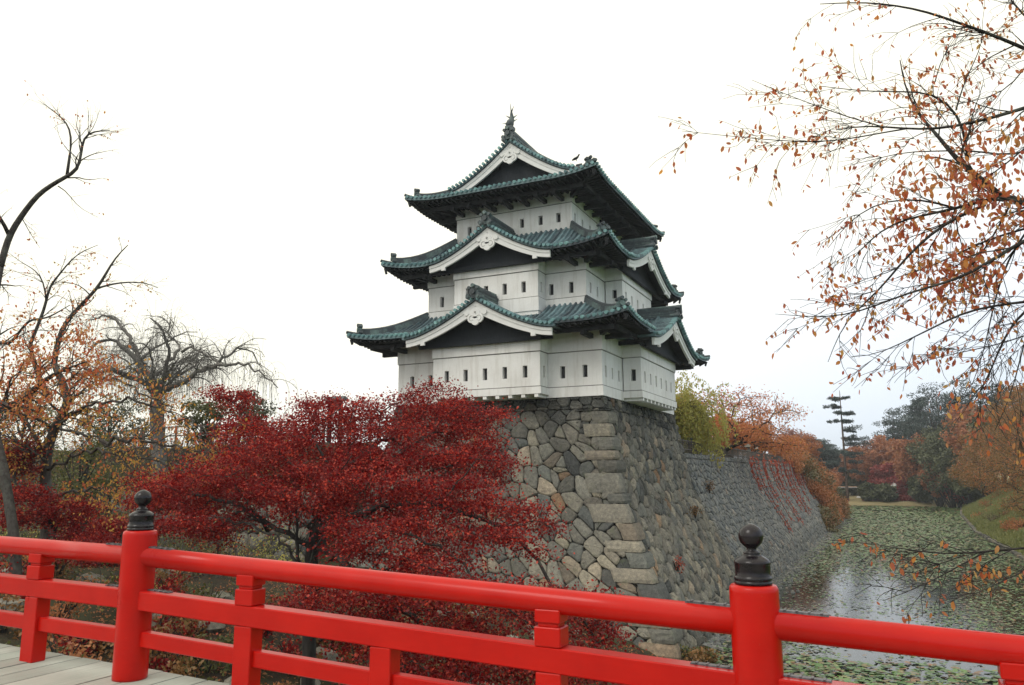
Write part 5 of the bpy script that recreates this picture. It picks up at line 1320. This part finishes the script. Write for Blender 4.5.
# right bank cherries leaning over the water: fine rust foliage on long spreading branches
BANKL = m_leaf('bank_cherry_leaf', [(.58,.19,.055),(.42,.12,.045),(.66,.28,.07),(.28,.09,.04),(.40,.22,.06),(.54,.16,.055),(.24,.14,.05)], .3, clump=.5)
def bank_cherry(x, y, h, reach, label, seed, nl, ls, py_=None):
    r_ = np.random.default_rng(seed); z = ground_z(x, y); b0 = np.array([x, y, z]); t = thing('cherry_tree', label, 'tree', b0, None)
    bl = [(b0+np.array([-reach*f+r_.normal(0,1), r_.normal(0,reach*.35), h*g]), (reach*.42, reach*.42, h*.13), 150) for f, g in ((.0,.85),(.25,.8),(.5,.68),(.75,.5),(.55,.38),(.9,.3),(-.3,.75),(-.5,.55),(.1,.5),(.35,.92),(.95,.15))]
    att = np.vstack([blob(r_, *q) for q in bl]); P, par = colonize(att, [b0-[0,0,.3], b0+[-.1,0,.8], b0+[-.3,0,h*.2]], r_, step=.6, infl=4, kill=.7, wob=.3); P = smooth_nodes(P, par, 1); R, ch, tips = skeleton(P, par, .02, 2.2, .4)
    m = MB(); wood(m, P, R, ch); m.build('trunk', BARKD, t, smooth=True)
    th = np.where(R < .05)[0]; per = max(1, nl//len(th)); c = np.repeat(P[th], per, 0)+r_.normal(0, 1, (len(th)*per, 3))*[.42,.42,.2]; l = MB(); c = c[patch(c[:,0]*1.0+c[:,2]*1.7, c[:,1]*.6+c[:,2], .9, seed) > -.75]; leaves(l, c, ls, r_, droop=.4, flat=.45); l.build('crown', BANKL, t)
bank_cherry(17.5, 84, 11.0, 7.5, 'nearest rust cherry on the grass bank at the right edge', 402, 27000, .15)
bank_cherry(18.0, 104, 12.5, 8.0, 'rust brown cherry reaching over the grass bank', 401, 27000, .18)
bank_cherry(19.5, 126, 13.5, 8.5, 'rust cherry further back along the grass bank', 403, 28000, .25)
bank_cherry(22.5, 152, 14, 9, 'farthest rust cherry above the grass bank', 404, 22000, .32)

# tangled undergrowth on the slope and embankment at the left
rt2 = np.random.default_rng(800)
TWIG = m_bark('grey_twig', (.05,.045,.042), (.12,.11,.10))
def thicket(x, y, s, mt, n, lab, ls=.1, k_=26):
    z = ground_z(x, y); t = thing('undergrowth_bush', lab, 'bush', (x, y, z), 'tangled bushes on the slope at the left'); m = MB(); lt = []
    for k in range(k_):
        a = rt2.uniform(0, 6.28); e_ = rt2.uniform(.3, 1.1); d = np.array([math.cos(a)*math.cos(e_), math.sin(a)*math.cos(e_), math.sin(e_)]); p = [np.array([x, y, z-.1])+rt2.normal(0,.15*s,3)*[1,1,0]]
        L_ = s*rt2.uniform(.8, 1.8)
        for q in range(8): d = d+rt2.normal(0,.16,3); d[2] -= .05; d /= np.linalg.norm(d); p.append(p[-1]+d*L_/8)
        p = np.array(p); m.tube(p, np.linspace(.022, .006, 9), k=4, cap=False); lt += list(p[3:]); sprout(m, lt, p, np.linspace(.02,.006,9), rt2, 3, .7*s, 1, ang=.8)
    m.build('stems', TWIG, t); lt = np.array(lt); c = np.repeat(lt, 3, 0); c = c[rt2.permutation(len(c))[:n]]; l = MB(); leaves(l, c+rt2.normal(0,.1,c.shape), ls, rt2, droop=.5, flat=.3); l.build('foliage', mt, t)
KINDS = ((YELG,'tangled bush with yellow green leaves on the left slope',420), (SHRB,'dark green tangled bush on the left slope',420), (BRWN,'bare brown tangle of twigs on the left slope',160), (CHER,'tangled bush with orange leaves on the left slope',260), (YELB,'tangled bush with pale yellow trailing leaves on the left slope',420))
for k in range(120):
    px = rt2.uniform(-25, 290); Y = rt2.uniform(25, 36.3) if k < 86 else rt2.uniform(15, 25); x = at(px, 470, Y)[0]
    if x > (XL-2.5 if Y > 29 else -19) or ground_z(x, Y) < -5: continue
    mt, lb, n = KINDS[rt2.choice(5, p=(.28,.2,.2,.14,.18))]
    thicket(x, Y, rt2.uniform(1.0, 2.1) if Y > 24 else rt2.uniform(.6, 1.2), mt, n, lb, .11, 20)

bank_cherry(16.0, 72, 9.0, 6.5, 'low rust cherry whose twigs hang over the waterline at the right edge', 405, 18000, .15)
for k in range(22):
    y = rb_.uniform(84, 175); x = float(shore_r(np.array(y)))+rb_.uniform(2.5, 10)*rb_.uniform(.4,1); z = ground_z(x, y)
    bush(x, y, z-.1, 1.0, 1.3, 1.1, (CHER2, BRWN, SHRB)[k % 3], ('rust coloured shrub', 'brown shrub', 'green shrub')[k % 3]+' on the grass slope of the right bank', 300, .2, group='shrubs on the grass slope of the right bank')
# ================================================================== overhanging cherry on the right (near the bridge)
CHERN = m_leaf('bright_cherry_leaf', [(.70,.21,.08),(.58,.13,.06),(.78,.36,.09),(.48,.10,.06),(.66,.26,.07),(.46,.15,.11),(.76,.46,.14),(.60,.18,.10)], .6)
def near_cherry():
    r_ = np.random.default_rng(500); Yc = 9.2
    b0 = np.array([11.6, 9.4, 0.]); b0[2] = ground_z(b0[0], b0[1])
    t = thing('cherry_tree', 'near cherry tree with sparse orange leaves reaching in from the right above the moat', 'tree', b0)
    m = MB(); lt = []
    def LP(l, Ya, Yb, ra, rb, k=7): q, w_ = limb_px(l, Ya, Yb, ra*.68, rb*.7, .16); m.tube(q, w_, k=k); return q, w_
    root = at(1080, 225, Yc)
    tr, tw = resample(np.array([b0-[0,0,.3], b0+[-.2,0,2.2], b0+[-.6,-.1,4.4], at(1300,330,9.3), at(1150,250,9.2), root]), [.24,.21,.18,.13,.08,.062], .4); m.tube(tr, tw, k=10)
    S = []
    S.append(LP([(1080,225),(1040,205),(1012,200),(1000,196)], 9.2, 9.2, .060, .05))
    S.append(LP([(1000,196),(982,180),(966,168),(955,158),(944,144),(934,130),(920,118),(905,90),(900,60)], 9.2, 9.6, .055, .008))
    S.append(LP([(968,160),(966,140),(962,120),(956,110),(944,98),(930,90),(905,92),(880,92),(850,90),(820,86)], 9.2, 8.6, .024, .005))
    S.append(LP([(956,110),(962,88),(972,66),(980,50),(983,35)], 9.2, 9.8, .013, .004))
    S.append(LP([(935,82),(940,62),(950,45),(960,32)], 9.1, 9.6, .010, .003))
    S.append(LP([(1070,95),(1030,106),(1000,116),(975,122),(950,128),(930,130),(905,129),(880,126),(856,125),(836,130)], 8.6, 8.6, .03, .008))
    S.append(LP([(905,129),(880,133),(855,138),(838,141),(800,142),(770,140),(740,137),(710,134),(682,131)], 8.6, 7.6, .012, .003))
    S.append(LP([(880,126),(850,118),(828,110),(806,102),(780,92),(752,80)], 8.6, 8.0, .010, .003))
    S.append(LP([(1060,65),(1020,46),(1000,38),(975,28),(955,22),(930,12),(900,6),(870,2),(840,3),(820,4)], 9.8, 9.0, .034, .006))
    S.append(LP([(1040,30),(1020,12),(1008,-4)], 9.8, 10, .02, .012))
    S.append(LP([(1000,196),(975,204),(955,208),(930,215),(905,218),(880,230),(865,245),(850,262)], 9.2, 8.4, .03, .005))
    S.append(LP([(955,208),(930,200),(900,198),(870,205),(845,225),(828,248)], 9.2, 8.8, .018, .004))
    S.append(LP([(985,205),(960,215),(935,230),(915,248),(895,270),(880,290),(862,305),(848,318),(838,335),(828,362)], 9.0, 8.2, .026, .004))
    S.append(LP([(1060,225),(1024,240),(1000,255),(980,268),(960,278),(940,285),(915,290),(890,300),(860,312),(830,318),(800,316),(775,314)], 8.8, 7.8, .03, .003))
    S.append(LP([(1070,215),(1030,228),(1000,235),(975,245),(955,255),(930,268),(905,275)], 9.4, 9.0, .022, .006))
    S.append(LP([(1010,205),(1000,225),(985,250),(968,270),(955,285),(940,300)], 9.2, 9.4, .016, .004))
    S.append(LP([(1090,300),(1030,300),(1005,305),(975,308),(950,318),(930,330),(915,336),(892,348),(870,358),(852,357)], 8.6, 7.8, .022, .003))
    S.append(LP([(1060,290),(1020,310),(1005,335),(995,360),(985,385),(975,400)], 8.4, 8.4, .02, .006))
    S.append(LP([(1040,330),(1000,345),(960,352),(920,362),(888,372)], 8.8, 8.2, .010, .003))
    S.append(LP([(1030,150),(1005,160),(985,150),(960,150),(930,152),(905,150),(875,160),(850,165)], 9.6, 9.2, .018, .004))
    S.append(LP([(1070,180),(1040,215),(1015,245),(1000,280),(990,320),(985,350),(972,385)], 8.8, 8.6, .02, .004))
    S.append(LP([(1080,250),(1050,285),(1030,320),(1020,360),(1010,400),(995,430)], 8.6, 8.3, .016, .004))
    S.append(LP([(1060,120),(1035,140),(1010,160),(990,178),(960,190),(930,188)], 9.0, 8.7, .016, .004))
    S.append(LP([(1060,20),(1030,60),(1010,90),(985,100),(955,104)], 9.4, 9.2, .014, .004))
    # the low branch across the water
    S.append(LP([(1130,520),(1060,545),(1024,549),(1000,549),(980,552),(950,556),(920,552),(890,546),(860,542),(832,540)], 7.6, 7.2, .016, .003))
    S.append(LP([(985,552),(960,565),(935,580),(910,592),(885,600)], 7.5, 7.1, .010, .003)); S.append(LP([(965,555),(940,564),(915,572)], 7.5, 7.5, .007, .003))
    S.append(LP([(1060,560),(1024,570),(1005,580),(985,590),(960,600)], 7.4, 6.8, .008, .003))
    low, lw = resample(np.array([b0+[-.5,-.1,3.0], at(1330,470,8.4), at(1130,520,7.6)]), [.07,.03,.017], .3); m.tube(low, lw, k=8)
    for (a_, c_) in (((1080,225),(1070,95)), ((1080,225),(1060,65)), ((1080,225),(1090,300)), ((1080,225),(1070,215)), ((1080,225),(1060,290)), ((1080,225),(1040,330)),((1080,225),(1030,150))):
        q, w_ = resample(np.array([at(*a_, 9.2), at((a_[0]+c_[0])/2+30, (a_[1]+c_[1])/2, 9.3), at(*c_, 9.0)]), [.06,.04,.03], .2); m.tube(q, w_, k=6)
    for k, (q, w_) in enumerate(S):
        main = k < 24
        sprout(m, lt, q, w_, r_, int(5+len(q)*(.5 if main else .3)), .85 if main else .5, 2, ang=.7, up=-.05, droop=.10, tmin=.1, jit=.17, sub=4)
    m.build('trunk', BARKD, t, smooth=True)
    lt = np.array(lt); low_ = lt[:,2] < 0
    # fuller near the main fork, sparse on the outer twigs; leaves hang
    ctr = at(975, 215, 9.1); d = np.linalg.norm((lt-ctr)*[1,.5,1], axis=1)
    pr = np.clip(.62-.06*d, .26, .6); pr = np.where(low_, .22, pr)
    cl = patch(lt[:,0], lt[:,2]*1.3+lt[:,1], 5.5, 12); pr = np.clip(pr*(1+.9*cl), .03, .95); c = lt[r_.uniform(size=len(lt)) < pr]
    l = MB(); leaves(l, c+r_.normal(0, .015, c.shape), .064, r_, droop=.85, flat=.25, k=6, aspect=.5)
    core_ = lt[(d < .9)]; leaves(l, core_+r_.normal(0, .08, core_.shape), .085, r_, droop=.8, flat=.25, k=6, aspect=.5)
    l.build('crown', CHERN, t)
near_cherry()

# ================================================================== small structures
def fence(name, label, pts, h, posts_every, rails=(.95,.5), pr=.045, rr=.03, pickets=0, m_=None):
    m_ = m_ or WOODF; pts = np.array(pts, float); t = thing(name, label, 'fence', pts[0]); q, _ = resample(pts, np.ones(len(pts)), posts_every)
    for p in q: MB().box(p+[0,0,h/2], (pr*2, pr*2, h)).build('post', m_, t)
    for f in rails:
        mb = MB()
        for a, b in zip(q[:-1], q[1:]): mb.bar(a+[0,0,h*f], b+[0,0,h*f], rr*1.4, rr*2)
        mb.build('rail', m_, t)
    if pickets:
        mb = MB()
        for a, b in zip(q[:-1], q[1:]):
            for k in range(pickets): c = a+(b-a)*(k+.5)/pickets; mb.box(c+[0,.0,h*.45], (.035,.05,h*.86))
        o = mb.build('pickets', m_, t); o['kind'] = 'stuff'
fence('wooden_fence', 'low dark picket fence along the top of the moat wall', [(CX-.35, CY+D+1.0, WT), (CX-.35, 95, WT), (CX-.35, 140, WT)], 1.0, 2.6, (.92,.35), .05, .035, 9)
e0, e1 = at(130, 437, 37.3), at(300, 440, 37.3); zt_ = WT+.5
fence('wooden_fence', 'grey post and rail fence on the embankment beside the weeping cherry', [(-44, 36.9, zt_), (e0[0], 36.9, zt_), (-24.4, 36.9, zt_)], 1.45, 1.1, (.95,.55), .05, .04)
# covered notice post behind the maple top
p = at(335, 418, 43.); p[2] = WT
t = thing('gate_post', 'brown roofed gate post standing behind the top of the large maple', 'gate', p)
hh = at(332, 401, 43.)[2]-WT
for dx in (-.45, .45): MB().box(p+[dx,0,hh/2], (.22,.22,hh)).build('post', TIMBER, t)
MB().box(p+[0,0,hh-.35], (1.15,.12,.7)).build('board', m_simple('red_brown_board', (.12,.035,.025), (.2,.06,.04), 5), t)
MB().hexa([p+[-.9,-.4,hh], p+[.9,-.4,hh], p+[.9,.4,hh], p+[-.9,.4,hh], p+[-.8,-.05,hh+.3], p+[.8,-.05,hh+.3], p+[.8,.05,hh+.3], p+[-.8,.05,hh+.3]]).build('roof', RIDGEM, t)
# sign board and low bench by the terrace fence
SIGNB = m_simple('slate_blue_panel', (.07,.09,.14), (.12,.14,.19), 6, .6)
p = np.array([CX-1.1, 60.5, WT]); t = thing('sign_post', 'small slate blue sign on a post by the terrace fence', 'sign', p)
MB().box(p+[0,0,.9], (.08,.08,1.8)).build('post', WOODF, t); MB().box(p+[0,-.06,2.0], (.75,.05,.9)).build('panel', SIGNB, t)
p = np.array([CX-1.4, 56.5, WT]); t = thing('display_case', 'dark low display case behind the terrace fence', 'display case', p)
MB().box(p+[0,0,1.0], (1.5,.5,.5)).build('case', SIGNB, t)
for dx in (-.6,.6): MB().box(p+[dx,0,.4], (.08,.4,.8)).build('leg', WOODF, t)
for y in (84., 91.):
    p = np.array([CX-1.0, y, WT]); t = thing('stone_lantern', ('nearer' if y < 88 else 'farther')+' dark stone lantern under the orange trees on the wall top', 'lantern', p)
    MB().lathe(p, [(.3,0),(.28,.15),(.13,.22),(.12,.9),(.2,.98),(.26,1.05),(.2,1.08)], k=10).build('pillar', STONE, t); MB().box(p+[0,0,1.27], (.34,.34,.4)).build('light_box', STONE, t)
    MB().hexa([p+np.array(q) for q in ((-.42,-.42,1.48),(.42,-.42,1.48),(.42,.42,1.48),(-.42,.42,1.48),(-.06,-.06,1.8),(.06,-.06,1.8),(.06,.06,1.8),(-.06,.06,1.8))]).build('cap', STONE, t)

# ---- far bank: wall, path, hedge, lantern, pavilion
Yb = 216.
TANW = m_simple('tan_earth_wall', (.42,.27,.19), (.5,.33,.24), 1.2, .9); GREYR = m_simple('grey_shingle', (.12,.12,.12), (.2,.2,.2), 3, .8)
pa, pb_ = at(826, 494, Yb+12), at(862, 494, Yb+12); gz = ground_z(pa[0], pa[1]); zt_ = at(845, 488, Yb+12)[2]
t = thing('earth_wall', 'tan earthen wall with a tiled cap behind the tall thin pine', 'wall', ((pa[0]+pb_[0])/2, Yb+12, gz))
MB().box(((pa[0]+pb_[0])/2, Yb+12, (gz+zt_)/2), (pb_[0]-pa[0], .5, zt_-gz)).build('wall_panel', TANW, t)
MB().hexa([(pa[0]-.2,Yb+11.5,zt_),(pb_[0]+.2,Yb+11.5,zt_),(pb_[0]+.2,Yb+12.5,zt_),(pa[0]-.2,Yb+12.5,zt_),(pa[0]-.1,Yb+11.9,zt_+.4),(pb_[0]+.1,Yb+11.9,zt_+.4),(pb_[0]+.1,Yb+12.1,zt_+.4),(pa[0]-.1,Yb+12.1,zt_+.4)]).build('wall_cap', GREYR, t)
px0, px1 = at(856, 494, Yb+6), at(885, 496, Yb)
pth = MB(); 
def gs(x, y, d=.06): return (x, y, ground_z(x, y)+.14)
for k in range(10):
    f0, f1 = k/10, (k+1)/10; x0 = px0[0]+(px1[0]-px0[0])*f0; x1 = px0[0]+(px1[0]-px0[0])*f1; y0, y1 = Yb+9-3*f0, Yb+9-3*f1
    pth.add([gs(x0,y0-3), gs(x1,y1-3), gs(x1,y1+3), gs(x0,y0+3)], np.array([[0,1,2,3]]))
o = pth.build('path', m_simple('pale_gravel_path', (.55,.54,.5), (.66,.65,.62), 2, .9)); struct(o, 'pale gravel path at the far end of the moat')
ha, hb = at(862, 497, Yb-1), at(925, 498, Yb-1)
t = thing('hedge', 'low clipped crimson hedge along the far bank', 'hedge', ((ha[0]+hb[0])/2, Yb-1, ground_z(ha[0], Yb-1)))
l = MB(); rh_ = np.random.default_rng(610); n = 9000; xx = rh_.uniform(ha[0], hb[0], n); yy = Yb-1+rh_.uniform(-.7,.7,n); zz_ = terrain(xx, yy)+rh_.uniform(0, 1, n)**.6*(1.15+.25*np.sin(xx*.8))
leaves(l, np.stack([xx, yy, zz_], 1), .3, rh_, flat=.3); l.build('foliage', DRED, t)
st_ = MB()
for x in np.linspace(ha[0], hb[0], 40): st_.box((x, Yb-1, ground_z(x, Yb-1)+.3), (.06,.06,.7))
o = st_.build('stems', BARKD, t); o['kind'] = 'stuff'
p = at(895, 496, Yb+1); p[2] = ground_z(p[0], p[1]); t = thing('stone_lantern', 'pale stone lantern beside the crimson hedge on the far bank', 'lantern', p)
PALE = m_simple('pale_granite', (.5,.52,.5), (.62,.64,.62), 2, .8)
MB().lathe(p, [(.8,0),(.7,.4),(.35,.6),(.3,1.9),(.7,2.1),(.75,2.3),(.5,2.35)], k=10).build('pillar', PALE, t); MB().box(p+[0,0,2.85], (.9,.9,1.0)).build('light_box', PALE, t)
MB().lathe(p+[0,0,3.35], [(1.25,0),(1.2,.15),(.3,.8),(.15,.85),(.2,1.05),(.05,1.25)], k=6).build('cap', PALE, t)
p = at(913, 497, Yb+3); p[2] = ground_z(p[0], p[1]); t = thing('pavilion', 'small open garden pavilion with a grey roof in front of the far wood', 'pavilion', p)
for dx, dy in ((-1.9,-1.5),(1.9,-1.5),(-1.9,1.5),(1.9,1.5)): MB().box(p+[dx,dy,1.5], (.28,.28,3.0)).build('post', WOODF, t)
MB().hexa([p+np.array(q) for q in ((-3.1,-2.6,2.9),(3.1,-2.6,2.9),(3.1,2.6,2.9),(-3.1,2.6,2.9),(-.9,-.15,4.5),(.9,-.15,4.5),(.9,.15,4.5),(-.9,.15,4.5))]).build('roof', GREYR, t)
MB().box(p+[0,0,.5], (2.6,.6,.12)).build('bench', WOODF, t)
# stone edging of the far bank and of the right bank waterline
ed = thing('stone_edging', 'low grey stone edging along the right waterline below the grass bank', 'kerb', (10, 80, WATER))
mb = MB(); re_ = np.random.default_rng(620)
for y in np.arange(28, 205, .8):
    x = float(shore_r(y)); h = re_.uniform(.28,.42); mb.box((x+.02, y+.4, WATER+h/2-.1), (.4, .72, h+.1))
mb.build('edging_stones', STONE, ed)

# ---- plants on the bank under the maple, grass on the right bank, leaf litter
rs = np.random.default_rng(700)
for k in range(84):
    if k >= 34: x = rs.uniform(-25, -11.5); y = rs.uniform(9, 18)
    elif k < 22: x = rs.uniform(-20, -9); y = rs.uniform(12, 30)
    else: x = rs.uniform(-30, -18); y = rs.uniform(12, 30)
    z = ground_z(x, y); mt = SHRB if k % 3 else YELG
    bush(x, y, z, rs.uniform(.4,.8), rs.uniform(.4,.8), rs.uniform(.4,.9), (mt, RED_M, CHER2)[(k*7)%5 % 3] if k >= 34 else mt, 'low leafy shrub growing on the bank behind the red railing', 420, .11, group='low shrubs on the bank behind the red railing')
for k, (px, py) in enumerate(((705,655),(690,668),(722,648))):
    p = at(px, py, 31.5+k*.5); x, y = min(p[0], -7.2), p[1]; bush(x, y, WATER+.05, .7, .7, .5, YELG if k % 2 else SHRB, 'yellow green waterside plant at the foot of the stone base corner', 500, .14, name='waterside_plant', group='waterside plants at the base corner', flat=.5)
def litter():
    l = MB(); r_ = np.random.default_rng(710); n = 42000; x = r_.uniform(-36, -8.2, n); y = r_.uniform(5.2, 31, n); z = terrain(x, y)+.02; leaves(l, np.stack([x,y,z],1), .09, r_, flat=.9, k=4)
    x = r_.uniform(9.8, 24, 3500); y = r_.uniform(30, 150, 3500); leaves(l, np.stack([x,y,terrain(x,y)+.05],1), .16, r_, flat=.9)
    o = l.build('fallen_leaves', CHER2); tag(o, 'brown and orange fallen leaves strewn over the banks', 'fallen leaves', kind='stuff')
litter()
def grass():
    l = MB(); r_ = np.random.default_rng(720); n = 90000; y = 45+165*r_.uniform(size=n)**1.5; x = shore_r(y)+.2+r_.uniform(size=n)*15; z = terrain(x, y)
    h = .13+.0022*y; az = r_.uniform(0, 6.28, n); s = np.stack([np.cos(az), np.sin(az), np.zeros(n)], 1)*(.05+.0012*y)[:,None]
    b = np.stack([x, y, z-.03], 1); tip = b+np.stack([r_.normal(0,.1,n), r_.normal(0,.1,n), h*r_.uniform(.5,1.4,n)], 1)
    V = np.stack([b-s, b+s, tip], 1); l.add(V.reshape(-1,3), np.arange(3*n).reshape(n,3))
    o = l.build('bank_grass', m_leaf('bank_grass_blade', [(.08,.17,.03),(.12,.24,.045),(.17,.25,.06),(.06,.13,.03),(.22,.23,.08)], .2, clump=.3)); tag(o, 'green grass on the sloping right bank of the moat', 'grass', kind='stuff')
grass()
def deck_leaves():
    for k in range(5):
        x, y = rs.uniform(-8.5, -5), rs.uniform(3.2, 4.5); z = zdeck(x)+.012; l = MB(); leaves(l, np.array([[x,y,z]]), .06, rs, flat=1., k=6, droop=0)
        v = l.v[0]; v[:,2] = z+np.abs(v[:,2]-z)*.25; v_ = l.build('fallen_leaf', CHER2, origin=(x,y,z)); tag(v_, 'dry fallen leaf lying on the bridge planks', 'leaf', 'fallen leaves on the bridge planks')
deck_leaves()

# ================================================================== thin autumn haze
hz = MB().box((0, 450, 16), (3060, 2760, 56)) 
def m_haze():
    m_ = bpy.data.materials.new('thin_haze'); m_.use_nodes = True; t = m_.node_tree; t.nodes.clear()
    o = N(t, 'ShaderNodeOutputMaterial'); v = N(t, 'ShaderNodeVolumePrincipled'); v.inputs['Color'].default_value = (.86,.92,1,1); v.inputs['Density'].default_value = .0004; v.inputs['Anisotropy'].default_value = .2
    t.links.new(v.outputs[0], o.inputs['Volume']); return m_
h_ = hz.build('haze', m_haze()); tag(h_, 'thin pale haze softening the far end of the moat', 'haze', kind='stuff')
